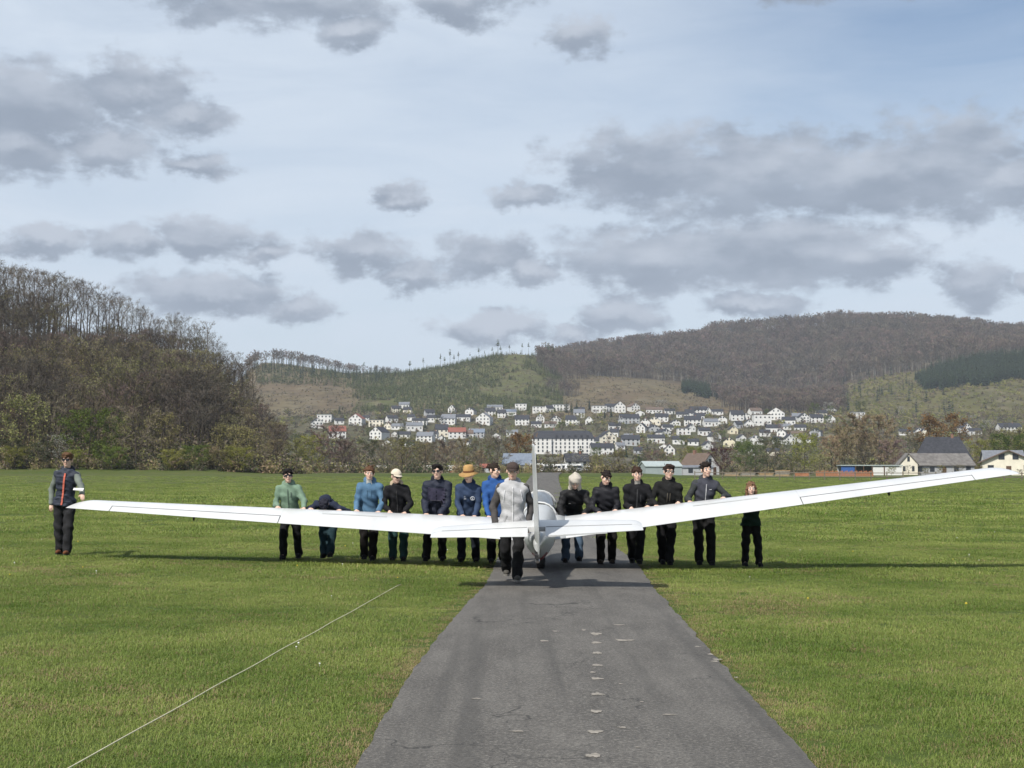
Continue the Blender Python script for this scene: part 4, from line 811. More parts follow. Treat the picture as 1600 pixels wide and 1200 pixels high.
    for i in range(nv + 1):
        for j in range(nu):
            t = math.pi / 2 * i / nv; p = 2 * math.pi * j / nu; q = 1 + rg.uniform(-.12, .12); v.append((2.6 * math.cos(t) * math.cos(p) * q, 1.2 * math.cos(t) * math.sin(p) * q, 0.85 * math.sin(t) * q - .1))
    f = [(i*nu+j, i*nu+(j+1) % nu, (i+1)*nu+(j+1) % nu, (i+1)*nu+j) for i in range(nv) for j in range(nu)]
    tag(obj('covered_heap', mesh_of('covered_heap', v, f, [om]), None, c), 'low heap under orange sheeting in front of the long white wall', 'heap')
    house('red_hut', g(760, 400), 3.4, 3, 1.4, 0.8, 'side', 'grey', 'red', 0, 'small hut with red roof left of the blue grey barn', None, 'hut', rows=1, cols=2, chimney=False, over=0.2, below=0.6, door=False)
    # caravans and cars parked at the runway's far end
    cw = mat('caravan_white', (0.80, 0.80, 0.78), 0.35, 0.04, 1); st_ = mat('caravan_stripe', (0.10, 0.14, 0.25), 0.4); ty = mat('tyre', (0.015, 0.015, 0.016), 0.8)
    def caravan(px, D, w, h, yaw, lab, stripe):
        e = empty('caravan', g(px, D), R(yaw)); tag(e, lab, 'caravan', 'caravans at the far end of the runway'); x = w / 2
        prof = [(-x, .45), (-x - .05, h * .55), (-x + .35, h * .97), (x - .3, h), (x, h * .6), (x - .05, .45)]
        MB().loft([[(a, -1.05, b) for a, b in prof], [(a, -1.12, b) for a, b in prof], [(a, 1.12, b) for a, b in prof], [(a, 1.05, b) for a, b in prof]]).build('body', cw, e)
        for q in (-.55, .1, .6): MB().box(q * x - .4, q * x + .4, -1.16, -1.1, h * .52, h * .78).build('window', PANE, e)
        if stripe: MB().box(-x + .1, x - .1, -1.15, -1.11, h * .36, h * .42).build('stripe', st_, e)
        for q in (-.12, .12): MB().tube([(q * w, -1.06, .33), (q * w, -.84, .33)], .33, 12).build('wheel', ty, e)
    for i, (px, D, w, h, yaw, lab) in enumerate(((838, 375, 3.6, 2.5, 5, 'white caravan half hidden by the glider fin'), (854, 378, 2.2, 2.2, 20, 'small white caravan just right of the fin'), (868, 380, 3.6, 2.3, -10, 'white caravan on the axis of the runway'),
            (880, 382, 2.6, 2.4, 0, 'tall white caravan right of the runway axis'), (892, 379, 2.8, 2.3, 15, 'white caravan fifth from the fin'), (903, 381, 2.6, 2.4, -15, 'rightmost of the close row of white caravans'), (915, 383, 3.0, 1.9, 0, 'low white trailer standing apart right of the caravans'))):
        caravan(px, D, w, h, yaw, lab, i % 2)
    # rail fence on the right
    fm = mat('fence_wood', (0.17, 0.145, 0.11), 0.9, 0.25, 4); D0, D1 = 205.0, 176.0
    fx0, fx1 = (1085 - 800) / F * D0, (1680 - 800) / F * D1; e = empty('rail_fence', (fx0, D0, 0)); tag(e, 'grey wooden post and rail fence along the right edge of the airfield', 'fence')
    n = 24; pts = [(fx0 + (fx1 - fx0) * i / n, D0 + (D1 - D0) * i / n) for i in range(n + 1)]
    pm = MB().box(-.06, .06, -.06, .06, -.2, 1.15).mesh('post', fm)
    for (a, b) in pts: obj('post', pm, e, (a - fx0, b - D0, H1(a, b)))
    for i in range(n):
        (a, b), (c, d) = pts[i], pts[i + 1]
        for zz in (0.45, 0.95): MB().tube([(a - fx0, b - D0 - .09, H1(a, b) + zz), (c - fx0, d - D0 - .09, H1(c, d) + zz)], .05, 5).build('rail', fm, e)
    # orange plank fence and timber stacks behind it
    of = mat('plank_orange', (0.36, 0.15, 0.075), 0.85, 0.3, 2); e = empty('plank_fence', g(1275, 265)); tag(e, 'fence of reddish orange planks left of the blue panelled shed', 'fence'); b0 = g(1275, 265)
    for i in range(36):
        q = g(1275 + i * 2.5, 265); MB().box(-.12, .12, -.02, .02, -.2, 0.95 + 0.12 * math.sin(i * 2.1)).build('plank', of, e, loc=q - b0)
    tm = [mat('timber_tan', (0.32, 0.22, 0.12), 0.9, 0.3, 3), mat('timber_grey', (0.24, 0.22, 0.19), 0.9, 0.3, 3), of]
    rg = random.Random(2)
    for i, (px, lab) in enumerate(((1143, 'timber stack furthest left behind the rail fence'), (1168, 'timber stack second from the left behind the rail fence'), (1196, 'timber stack third from the left behind the rail fence'), (1222, 'timber stack with a tall pile behind the rail fence'), (1252, 'reddish timber stack next to the orange plank fence'))):
        e = empty('timber_stack', g(px, 262)); tag(e, lab, 'timber stack', 'timber stacks behind the fence'); nb = 4 + (i == 3) * 2
        for r_ in range(nb):
            for c_ in range(3): MB().box(-1.25 + rg.uniform(-.2, .1), 1.25 + rg.uniform(-.2, .2), -.3 + c_ * .21, -.1 + c_ * .21, r_ * .19, r_ * .19 + .17).build('beam', tm[2 if i == 4 else rg.randrange(2)], e)
farm()
# ------------------------------------------------------------------ single trees
TP = {}
def proto(key, bark, twig, leafm, n=3, **kw): TP[key] = [tree_meshes(key, bark, twig, leafm, **dict(kw, seed=kw['seed'] + 31 * i)) + (kw['h'],) for i in range(n)]
proto('ridge', BARK, TWIG, None, seed=300, h=20, crown0=0.40, spread=0.24, limbs=12, sub=6, twigs=9, twig_len=1.25, twig_w=0.06, upright=0.85, trunk_r=0.013, n=6)
proto('bare', BARK, TWIG, OLIVE, seed=310, h=14, crown0=0.16, spread=0.34, limbs=12, sub=7, twigs=14, twig_len=1.2, twig_w=0.11, leaf=500, leaf_s=0.28)
proto('olive', BARK, TWIG, OLIVE, seed=320, h=12, crown0=0.15, spread=0.34, limbs=13, sub=6, twigs=11, twig_len=1.1, twig_w=0.10, leaf=1900, leaf_s=0.42)
proto('red', BARK, TWIG_RED, TWIG_RED, seed=330, h=13, crown0=0.18, spread=0.30, limbs=12, sub=6, twigs=16, twig_len=1.2, twig_w=0.14, leaf=500, leaf_s=0.32)
proto('tan', BARK, TWIG_TAN, OLIVE, seed=340, h=16, crown0=0.15, spread=0.26, limbs=15, sub=7, twigs=18, twig_len=1.4, twig_w=0.15, leaf=700, leaf_s=0.36, upright=0.8)
proto('russet', BARK, RUSSET, RUSSET, seed=350, h=14, crown0=0.15, spread=0.34, limbs=12, sub=6, twigs=8, twig_len=1.1, twig_w=0.10, leaf=2600, leaf_s=0.55)
proto('green', BARK, GREEN, GREEN, seed=360, h=11, crown0=0.08, spread=0.40, limbs=13, sub=7, twigs=8, twig_len=0.9, twig_w=0.09, leaf=3600, leaf_s=0.42, upright=0.45)
proto('ygreen', BARK, YGREEN, YGREEN, seed=370, h=12, crown0=0.10, spread=0.36, limbs=13, sub=6, twigs=9, twig_len=1.2, twig_w=0.08, leaf=2500, leaf_s=0.42, weep=0.5)
proto('dark', BARK, TWIG, DKGREEN, seed=380, h=12, crown0=0.10, spread=0.34, limbs=12, sub=6, twigs=8, twig_len=1.0, twig_w=0.08, leaf=1900, leaf_s=0.36)
proto('blossom', BARK, TWIG, BLOSSOM, seed=390, h=7, crown0=0.12, spread=0.42, limbs=11, sub=6, twigs=9, twig_len=0.7, twig_w=0.05, leaf=1100, leaf_s=0.20)
proto('purple', BARK, PURPLE, PURPLE, seed=395, h=8, crown0=0.10, spread=0.40, limbs=12, sub=6, twigs=9, twig_len=0.9, twig_w=0.07, leaf=1500, leaf_s=0.30)
TP['spruce'] = [conifer2('spruce', BARK, NEEDLE, seed=400 + i, h=16, r=0.17, layers=16, per=11) + (16,) for i in range(3)]
TP['pine'] = [conifer2('pine', BARK, DKGREEN, seed=410 + i, h=24, r=0.17, layers=5, per=8, bare=0.64, ragged=0.8) + (24,) for i in range(3)]
rgt = random.Random(21)
def tree(name, kind, px, D, top, label, group=None, wide=1.0, sink=0.0, cat='tree'):
    x = (px - 800) / F * D; z = H1(x, D) - sink; d = ray(px, top); h = CAMH + D * d.z / d.y - z
    if h < 1: return None
    tm, cm, hh = rgt.choice(TP[kind]); e = empty(name, (x, D, z), rgt.uniform(0, 6.28)); s = h / hh; e.scale = (s * wide, s * wide, s); tag(e, label, cat, group)
    obj('trunk', tm, e); obj('crown', cm, e); return e
def single_trees():
    # ridge of the left hill
    xs = np.linspace(-60, 392, 80)
    for i, px in enumerate(xs):
        px = px + rgt.uniform(-3, 3); D = rgt.uniform(412, 462) + (20 if px > 345 else 0)
        top = float(np.interp(px, [-60, 0, 60, 130, 200, 240, 262, 330, 342, 360, 395], [405, 414, 428, 447, 470, 489, 487, 511, 530, 552, 560])) + rgt.uniform(-4, 16)
        tree('ridge_tree', 'ridge', px, D, top, 'tall bare tree in the row along the ridge of the left hill', 'bare trees on the left ridge', rgt.uniform(0.8, 1.15))
    # lone pines on the middle ridge
    npine = 0
    for (px, top) in ((568,560),(597,566),(640,556),(661,552),(688,549),(694,550),(703,546),(709,548),(716,545),(734,548),(748,541),(757,541),(769,536),(778,531),(782,532),(796,531),(816,531),(826,531),(840,541),(853,537),(857,538),(864,541)):
        npine += 1; tree('ridge_pine', 'pine', px, rgt.uniform(1890, 1925), top + rgt.uniform(-3, 9), 'thin tall pine left standing on the middle ridge, number %d from left' % npine, 'lone pines on the middle ridge', rgt.uniform(0.9, 1.7))
    # edge of the field, left to right
    T = [('green', 140, 275, 645, 'bright fresh green tree at the foot of the left hill', 1.15), ('blossom', 92, 272, 683, 'white blossoming bush left of the bright green tree', 1.0), ('olive', 40, 276, 625, 'tall olive budding tree at the left edge of the photo', 1.1), ('bare', 75, 284, 618, 'bare tree behind the white blossoming bush', 1.0),
         ('dark', 15, 270, 690, 'dark green bush at the far left of the field edge', 1.7), ('dark', 62, 270, 693, 'dark green bush below the blossoming bush', 1.7), ('bare', 213, 274, 637, 'spreading bare tree right of the bright green tree', 1.25), ('olive', 190, 285, 655, 'slender olive tree touching the bright green tree', 1.0), ('olive', 252, 284, 650, 'olive budding tree below the bare hillside', 1.1),
         ('green', 306, 271, 698, 'rounded green bush at the field edge below the left hill', 1.5), ('olive', 350, 285, 668, 'olive tree right of the rounded green bush', 1.15), ('tan', 330, 275, 700, 'low tan bush beside the rounded green bush', 1.6), ('olive', 385, 280, 672, 'olive tree at the end of the left hill', 1.2), ('tan', 430, 300, 690, 'tan leafless tree between hill and village', 1.3),
         ('bare', 405, 290, 684, 'bare tree behind the boy in green', 1.2), ('olive', 462, 330, 688, 'yellowish budding tree left of the village', 1.2), ('ygreen', 488, 350, 683, 'yellow green tree in front of the leftmost houses', 1.0), ('red', 515, 345, 668, 'reddish brown tree below the red roofed house', 1.15), ('red', 540, 350, 690, 'low reddish tree before the left houses', 1.2),
         ('dark', 576, 360, 690, 'dark ivy-clad tree behind the boy in the blue hoodie', 1.15), ('olive', 628, 365, 687, 'round olive brown tree in front of the white wall', 1.35), ('bare', 600, 420, 690, 'bare tree behind the round olive tree', 1.2), ('bare', 665, 430, 692, 'grey bare tree left of the village centre', 1.3), ('red', 695, 430, 690, 'brown bare tree above the long white wall', 1.2),
         ('tan', 722, 450, 688, 'tan bare tree above the straw hat', 1.1), ('bare', 752, 440, 690, 'grey brown tree left of the russet tree', 1.3), ('bare', 778, 430, 686, 'broad grey tree behind the man with the cap', 1.3), ('russet', 812, 480, 682, 'russet brown round tree left of the fin', 1.2), ('green', 733, 405, 722, 'small bright green bush near the red hut', 1.2),
         ('dark', 862, 470, 713, 'dark shrub just right of the fin tip', 1.2), ('blossom', 868, 400, 716, 'pale whitish bush behind the caravans', 1.9), ('blossom', 905, 430, 712, 'pale flowering bush right of the caravans', 1.5), ('olive', 935, 450, 712, 'olive shrub left of the tall dark spruce', 1.2), ('olive', 965, 460, 708, 'yellowish tree behind the hooded boy', 1.2),
         ('blossom', 955, 410, 716, 'whitish low tree behind the boy looking down', 1.7), ('blossom', 980, 420, 718, 'pale low tree left of the green shed', 1.5), ('spruce', 998, 470, 708, 'dark spruce left of the pale green shed', 1.0), ('red', 1020, 480, 706, 'brown tree behind the pale green shed', 1.2), ('spruce', 907, 560, 696, 'dark spruce before the long white block', 1.3),
         ('olive', 1075, 500, 706, 'olive tree behind the steep brown roof', 1.2), ('ygreen', 1085, 560, 700, 'yellow green tree below the village', 1.2), ('purple', 1126, 380, 703, 'dark purple leaved tree right of the steep house', 1.1), ('green', 1165, 480, 694, 'green tree right of the purple tree', 1.0), ('dark', 1198, 440, 687, 'broad dark olive tree behind the timber stacks', 1.35), ('dark', 1180, 430, 700, 'dark shrub left of the broad dark tree', 1.4),
         ('ygreen', 1257, 440, 681, 'yellow green weeping tree behind the fence', 1.05), ('tan', 1300, 470, 684, 'tan leafless tree right of the weeping tree', 1.2), ('tan', 1338, 560, 652, 'tallest tan leafless tree behind the open shed', 1.3), ('tan', 1372, 555, 654, 'tall tan tree next to the tallest one', 1.2), ('tan', 1320, 500, 672, 'tan tree before the tallest one', 1.2),
         ('red', 1395, 500, 690, 'brown thicket tree left of the farmhouse', 1.3), ('bare', 1420, 520, 678, 'grey bare tree left of the farmhouse roof', 1.2), ('russet', 1470, 580, 655, 'round russet tree behind the farmhouse', 1.2), ('ygreen', 1540, 460, 690, 'yellow green tree between farmhouse and cream house', 1.2), ('green', 1575, 450, 682, 'light green tree behind the grey roofed house', 1.2),
         ('ygreen', 1600, 470, 690, 'yellow green tree at the right edge of the photo', 1.2), ('tan', 1520, 420, 720, 'bare shrub right of the barn', 1.5), ('olive', 1470, 372, 728, 'small olive bush in front of the barn', 1.3), ('blossom', 1418, 360, 728, 'small pale bush at the cream gable end', 1.3), ('bare', 1352, 450, 700, 'grey thicket tree above the blue panel', 1.4), ('olive', 1280, 430, 712, 'olive shrub behind the orange planks', 1.6), ('olive', 1235, 420, 715, 'olive shrub behind the timber stacks', 1.6), ('dark', 1330, 420, 718, 'dark shrub above the blue panelled shed', 1.7)]
    for (kind, px, D, top, lab, wd) in T: tree('spruce_tree' if kind == 'spruce' else 'tree' if top < 716 else 'bush', kind, px, D, top, lab, None, wd, cat='tree' if top < 712 else 'bush')
    for (px, D, tp, kd, lab) in ((1392, 322, 731, 'olive', 'low olive bush left of the cream gable end'), (1530, 318, 729, 'tan', 'tan bush left of the cream house'), (1498, 340, 727, 'bare', 'bare bush at the right end of the barn'), (1592, 300, 734, 'dark', 'dark hedge bush below the cream house'), (1556, 300, 737, 'dark', 'low dark hedge bush beneath the right wing tip'), (1445, 340, 732, 'olive', 'olive bush before the long barn roof')):
        tree('bush', kd, px, D, tp, lab, None, 1.7, cat='bush')
    for (px, tp, kd, lab) in ((24, 700, 'ygreen', 'yellow green bush at the far left edge'), (118, 704, 'ygreen', 'yellow green bush behind the man at the wing tip'), (176, 700, 'green', 'green bush right of the bright green tree'), (270, 704, 'ygreen', 'yellow green bush left of the rounded green bush'), (345, 706, 'olive', 'pale olive bush right of the rounded green bush'), (372, 700, 'ygreen', 'yellow green bush below the end of the left hill')):
        tree('bush', kd, px, 268, tp, lab, None, 1.6, cat='bush')
    # filling the belt between field and village and the gardens
    rr = random.Random(77); KN = {'bare': 'grey bare', 'olive': 'olive budding', 'red': 'reddish brown', 'tan': 'tan leafless', 'dark': 'dark green'}
    for i in range(62):
        px = rr.uniform(445, 1020); D = rr.uniform(480, 800); kd = rr.choice(['bare', 'red', 'olive', 'tan', 'bare', 'dark']); tree('belt_tree', kd, px, D, HOR - (rr.uniform(14, 40) if px < 790 else rr.uniform(5, 20)), '%s tree in the belt between airfield and village' % KN[kd], '%s trees of the belt before the village' % KN[kd], rr.uniform(1.0, 1.5))
    for i in range(44):
        px = rr.uniform(1020, 1640); D = rr.uniform(560, 800); kd = rr.choice(['bare', 'tan', 'olive', 'tan', 'dark']); tree('belt_tree', kd, px, D, HOR - (rr.uniform(26, 58) if px > 1285 else rr.uniform(8, 28)), '%s tree in the belt behind the farm' % KN[kd], '%s trees of the belt behind the farm' % KN[kd], rr.uniform(1.0, 1.5))
    for i in range(215):
        px = rr.uniform(450, 1650); D = rr.uniform(840, 1480); x = (px - 800) / F * D; z = H1(x, D); py = HOR - (z - CAMH) / D * F
        kd = rr.choice(['bare', 'olive', 'red', 'spruce', 'dark', 'blossom', 'bare', 'green']); lab = {'spruce': ('dark spruce in a village garden', 'garden spruces'), 'blossom': ('whitish flowering tree in a village garden', 'flowering garden trees')}.get(kd, ('%s garden tree among the village houses' % {'bare': 'grey bare', 'olive': 'olive budding', 'red': 'reddish brown', 'dark': 'dark green', 'green': 'fresh green'}.get(kd, kd), '%s garden trees of the village' % kd))
        tree('garden_spruce' if kd == 'spruce' else 'garden_tree', kd, px, D, py - rr.uniform(9, 20), lab[0], lab[1], rr.uniform(0.9, 1.3))
    for (px, fy, tp) in ((885,645,626),(893,645,629),(901,646,627),(921,640,624),(945,655,640),(955,652,636),(1230,640,628),(790,700,684),(775,698,680),(700,697,686)):
        p = ray_ground(px, fy, 800, 1600); tree('garden_spruce', 'spruce', px, p.y, tp, 'dark spruce in a village garden', 'garden spruces')
single_trees()
# ------------------------------------------------------------------ glider
GW = mat('glider_white', (0.60, 0.605, 0.60), 0.32, 0.07, 1.0, coat=0.3, stretch=(2.4, 0.5, 1), detail=6, bump=0.06, bscale=1.6); GW2 = mat('glider_white_fabric', (0.47, 0.48, 0.475), 0.38, 0.06, 2.0, bump=0.08, bscale=3)
GRED = mat('glider_red', (0.36, 0.03, 0.025), 0.35, coat=0.4); GBLK = mat('rubber_black', (0.018, 0.018, 0.02), 0.75); GDARK = mat('gap_shade', (0.17, 0.17, 0.175), 0.7); STEEL = mat('steel', (0.45, 0.45, 0.46), 0.35, metal=0.9); SKID = mat('skid_wood', (0.30, 0.05, 0.035), 0.6, 0.2, 8)  # gap material is a grey standing in for shade inside the hinge gaps
GL = Vector((0.47, 23.6, H1(0.47, 23.6) + 0.04))
GM = Matrix.Translation(GL) @ Matrix.Rotation(R(-1.3), 4, 'Z') @ Matrix.Rotation(R(8.0), 4, 'X') @ Matrix.Rotation(R(-2.1), 4, 'Y')
HALF = 8.08; DIH = math.tan(R(4.2))
AF = [(1.0,0.002),(0.9,0.026),(0.8,0.052),(0.7,0.076),(0.6,0.097),(0.5,0.113),(0.4,0.123),(0.3,0.124),(0.2,0.113),(0.12,0.093),(0.06,0.066),(0.02,0.035),(0.0,0.0),(0.02,-0.018),(0.06,-0.028),(0.12,-0.034),(0.25,-0.036),(0.45,-0.028),(0.7,-0.014),(0.9,-0.004),(1.0,-0.002)]
def wing_geo(s):
    """TE (y, z), chord, thickness factor at span station s >= 0"""
    t = s / HALF; c = 1.45 + (0.62 - 1.45) * t
    q = -0.35 + 0.75 * 1.45 + 0.84 * t; te = q - 0.75 * c; th = 1.0
    if s > HALF - 0.42:
        k = (s - (HALF - 0.42)) / 0.42; r = math.sqrt(max(0, 1 - k ** 2.2)); c0 = c; c = max(0.02, c * r); th = 0.35 + 0.65 * r
    return te, 0.49 + s * DIH, c, th
def ring(s, sg, a, b, cut=False, dz=0.0):
    te, z, c, th = wing_geo(s); out = []
    for (x, y) in AF:
        if a <= x <= b: out.append((x, y))
    if cut:   # clip profile to [a, b] with interpolated ends
        up = [p for p in AF[:13]][::-1]; lo = AF[12:]
        def it(l, x): return float(np.interp(x, [p[0] for p in l], [p[1] for p in l]))
        xs = [a + (b - a) * i / 9 for i in range(10)]; out = [(x, it(up, x)) for x in reversed(xs)] + [(x, it(lo, x)) for x in xs]
    return [(sg * s, te + c * (1 - x), z + y * c * th + dz) for (x, y) in out]
AI0, AI1, HG = 4.33, 7.30, 0.715
def glider():
    g = empty('glider'); g.matrix_world = GM; tag(g, 'large white two seat glider pushed backwards along the runway', 'glider')
    for sg in (-1, 1):
        m = MB()
        def seg(ss, a, b):
            rs = [ring(s, sg, a, b, True) for s in ss]
            m.loft(rs if sg > 0 else [r[::-1] for r in rs])
        seg(np.linspace(0.24, AI0 - 0.004, 8), 0.0, 1.0); seg(np.linspace(AI0 - 0.002, AI1 + 0.002, 7), 0.0, HG)
        seg(list(np.linspace(AI1 + 0.004, HALF - 0.42, 3)) + [HALF - 0.42 + 0.42 * k for k in (.15, .3, .45, .6, .72, .82, .9, .95, .985, 1.0)], 0.0, 1.0)
        w = m.build('wing', GW, g, smooth=True)
        md = w.modifiers.new('edge', 'EDGE_SPLIT'); md.split_angle = R(40)
        m = MB(); rs = [ring(s, sg, HG + 0.012, 1.0, True) for s in np.linspace(AI0 + 0.012, AI1 - 0.012, 7)]; m.loft(rs if sg > 0 else [r[::-1] for r in rs])
        al = m.build('aileron', GW, w, smooth=True); md = al.modifiers.new('edge', 'EDGE_SPLIT'); md.split_angle = R(40)
        gs = MB(); A_ = []  # raised dark strip along the aileron hinge, painted shade of the gap
        for s in np.linspace(AI0, AI1, 9):
            te, z, c, th = wing_geo(s)
            for x in (HG - 0.006, HG + 0.016): A_.append((sg * s, te + c * (1 - x), z + float(np.interp(x, [0.7, 0.8], [0.076, 0.052])) * c + 0.0035))
        gs.add(A_ + [(a, b_, c_ - 0.012) for a, b_, c_ in A_], [f_ for i in range(8) for f_ in ((2*i, 2*i+1, 2*i+3, 2*i+2), (18+2*i, 18+2*i+2, 18+2*i+3, 18+2*i+1), (2*i, 2*i+2, 18+2*i+2, 18+2*i), (2*i+1, 18+2*i+1, 18+2*i+3, 2*i+3))]).build('hinge_shade_strip', GDARK, w)
        te, z, c, th = wing_geo(5.85); hz = te + c * (1 - HG)
        MB().tube([(sg * 5.85, hz - 0.02, z - 0.02), (sg * 5.85, hz - 0.03, z - 0.10)], 0.016, 6).tube([(sg * 5.85, hz - 0.03, z - 0.095), (sg * 5.85, hz + 0.22, z - 0.03)], 0.01, 6).build('control_horn', GBLK, w)
        # airbrake cap lying flush in the upper surface
        b = MB(); 
        for k in range(2):
            s0, s1 = 2.55, 3.65; p = []
            for s in (s0, s1):
                te, z, c, th = wing_geo(s)
                for x in (0.50, 0.545): p.append((sg * s, te + c * (1 - x), z + float(np.interp(x, [0.4, 0.5, 0.6], [0.123, 0.113, 0.097])) * c + 0.003 + 0.004 * k))
            if k == 0: base = p
            else: b.add(base + p, [(0, 1, 3, 2), (4, 6, 7, 5), (0, 4, 5, 1), (2, 3, 7, 6), (0, 2, 6, 4), (1, 5, 7, 3)])
        b.build('airbrake_cap', GW2, w)
    # fuselage
    ST = [(3.62,.03,.44,.50),(3.5,.13,.34,.60),(3.2,.22,.25,.72),(2.7,.27,.18,.84),(2.1,.295,.14,.80),(1.4,.30,.12,.84),(0.72,.30,.12,0.92),(0.45,.295,.125,0.96),(0.0,.285,.14,0.97),(-0.6,.25,.24,0.98),(-1.3,.20,.42,1.01),(-2.1,.15,.64,1.08),(-2.9,.11,.84,1.12),(-3.5,.075,.96,1.15),(-3.85,.05,1.03,1.17),(-4.02,.035,1.06,1.17)]
    def fr(st, grow=0.0, t0=0.0):
        y, hw, zb, zt = st; n = 20; out = []
        for i in range(n):
            a = 2 * math.pi * i / n - math.pi / 2; ca, sa = math.cos(a), math.sin(a); e = 0.72
            x = math.copysign(abs(ca) ** e, ca); zz = math.copysign(abs(sa) ** e, sa); t = (zz + 1) / 2
            wf = 0.22 + 0.78 * min(1, t / 0.42) ** 0.7 if t < 0.42 else 1 - 0.10 * ((t - 0.42) / 0.58) ** 2
            out.append((x * (hw + grow) * wf, y, zb + (zt - zb) * t))
        return out
    m = MB(); rs = [fr(s) for s in ST]; m.loft(rs[::-1])
    n = 20; mi = []
    for f in m.f:
        zc = sum(m.v[i][2] for i in f) / len(f); yc = sum(m.v[i][1] for i in f) / len(f); zb = float(np.interp(-yc, [-s[0] for s in ST], [s[2] for s in ST])); mi.append(1 if zc < zb + 0.105 and -1.0 < yc < 3.3 else 0)
    m.m = mi; fu = m.build('fuselage', [GW2, GRED], g, smooth=True); md = fu.modifiers.new('edge', 'EDGE_SPLIT'); md.split_angle = R(35)
    # wing root fairings
    for sg in (-1, 1):
        m = MB(); a = ring(0.25, sg, 0, 1, True); te, z, c, th = wing_geo(0.25)
        big = [(sg * 0.10, y + (y - te - c * 0.5) * 0.12, z + (zz - z) * 1.5 + 0.01) for (x, y, zz) in a]; mid = [(sg * 0.42, y, zz + 0.004 if zz > z else zz - 0.004) for (x, y, zz) in ring(0.42, sg, 0, 1, True)]
        m.loft([big, mid] if sg > 0 else [big[::-1], mid[::-1]]); m.build('root_fairing', GW2, fu, smooth=True)
    # canopy and seats
    gm = bpy.data.materials.new('canopy_glass'); gm.use_nodes = True; b = gm.node_tree.nodes['Principled BSDF']; b.inputs['Base Color'].default_value = (0.75, 0.80, 0.84, 1); b.inputs['Roughness'].default_value = 0.04; b.inputs['Transmission Weight'].default_value = 0.85; b.inputs['IOR'].default_value = 1.2
    rs = []
    for (y, hw, zb, zt) in ((3.05,.10,.66,.70),(2.85,.20,.66,.80),(2.5,.255,.66,.90),(2.0,.28,.68,.95),(1.5,.285,.69,.97),(1.0,.285,.70,.97),(0.70,.28,.70,.955)):
        rs.append([(hw * math.cos(t), y, zb + (zt - zb) * math.sin(t)) for t in np.linspace(0, math.pi, 11)])
    mm = MB(); k = 11; mm.v = [v for r_ in rs for v in r_]; mm.f = [(i*k+j, i*k+j+1, (i+1)*k+j+1, (i+1)*k+j) for i in range(len(rs)-1) for j in range(k-1)]; mm.m = [0] * len(mm.f)
    ca = mm.build('canopy', gm, g, smooth=True); MB().tube([rs[-1][j] for j in range(11)], 0.016, 6).tube([rs[3][j] for j in range(11)], 0.014, 6).build('canopy_frame', GW, ca, smooth=True)
    # tail: stabiliser, elevator, fin, rudder
    def sym(y, th): return th * 5 * (0.2969 * math.sqrt(y) - 0.126 * y - 0.3516 * y ** 2 + 0.2843 * y ** 3 - 0.1015 * y ** 4)
    def srf(s, sg, a, b, inc=R(3.0)):
        t = s / 1.44; c = 0.92 + (0.58 - 0.92) * t; te = -4.05 + 0.20 * t; th = 0.085; z0 = 1.275
        if s > 1.30: q = math.sqrt(max(0.0, 1 - ((s - 1.30) / 0.142) ** 2)); d_ = c * 0.42 * (1 - q); c -= d_; th *= 0.3 + 0.7 * q
        xs = [a + (b - a) * i / 8 for i in range(9)]; out = []
        for x, sn in [(x, 1) for x in reversed(xs)] + [(x, -1) for x in xs]:
            yy = c * (1 - x); zz = sn * sym(x, th) * c + (0.0015 * sn)
            out.append((sg * s, te + yy * math.cos(inc) - 0 * zz, z0 + yy * math.sin(inc) + zz))
        return out
    for sg in (-1, 1):
        def lf(ss, a, b, name, par, M_=GW):
            rs = [srf(s, sg, a, b) for s in ss]; o = MB().loft(rs if sg > 0 else [r[::-1] for r in rs]).build(name, M_, par, smooth=True); md = o.modifiers.new('edge', 'EDGE_SPLIT'); md.split_angle = R(40); return o
        st = lf([0.03, 0.4, 0.8, 1.2, 1.30, 1.36, 1.41, 1.44], 0.0, 0.55, 'stabilizer', g)
        A_ = []  # elevator hinge line: gap shade as a dark strip on the skin
        for s in np.linspace(0.13, 1.30, 7): r_ = srf(s, sg, 0.548, 0.570); A_ += [r_[0], r_[8]]
        A_ = [(a, b_, c_ + 0.003) for a, b_, c_ in A_]; MB().add(A_ + [(a, b_, c_ - 0.01) for a, b_, c_ in A_], [f_ for i in range(6) for f_ in ((2*i, 2*i+1, 2*i+3, 2*i+2), (14+2*i, 14+2*i+2, 14+2*i+3, 14+2*i+1), (2*i, 2*i+2, 14+2*i+2, 14+2*i), (2*i+1, 14+2*i+1, 14+2*i+3, 2*i+3))]).build('hinge_shade_strip', GDARK, st)
        el = lf([0.12, 0.4, 0.8, 1.2, 1.30, 1.36, 1.41, 1.44], 0.562, 1.0, 'elevator', st)
        if sg > 0:   # trim tab
            tb = [srf(s, sg, 0.88, 1.0) for s in (0.16, 0.5, 0.95)]; tb = [[(x, y - 0.015, z - 0.006 + (0.012 if i < 9 else -0.004)) for i, (x, y, z) in enumerate(r_)] for r_ in tb]; MB().loft(tb).build('trim_tab', GW, el)
    def vs_(z, a, b, y_te, c, th=0.055, x0=0.0, yaw=0.0, piv=0.0):
        xs = [a + (b - a) * i / 7 for i in range(8)]; out = []
        for x, sn in [(x, 1) for x in reversed(xs)] + [(x, -1) for x in xs]:
            xx = sn * (sym(x, th) * c + 0.003); yy = y_te + c * (1 - x)
            if yaw: dx, dy = xx, yy - piv; xx = dx * math.cos(yaw) - dy * math.sin(yaw); yy = piv + dx * math.sin(yaw) + dy * math.cos(yaw)
            out.append((xx + x0, yy, z))
        return out
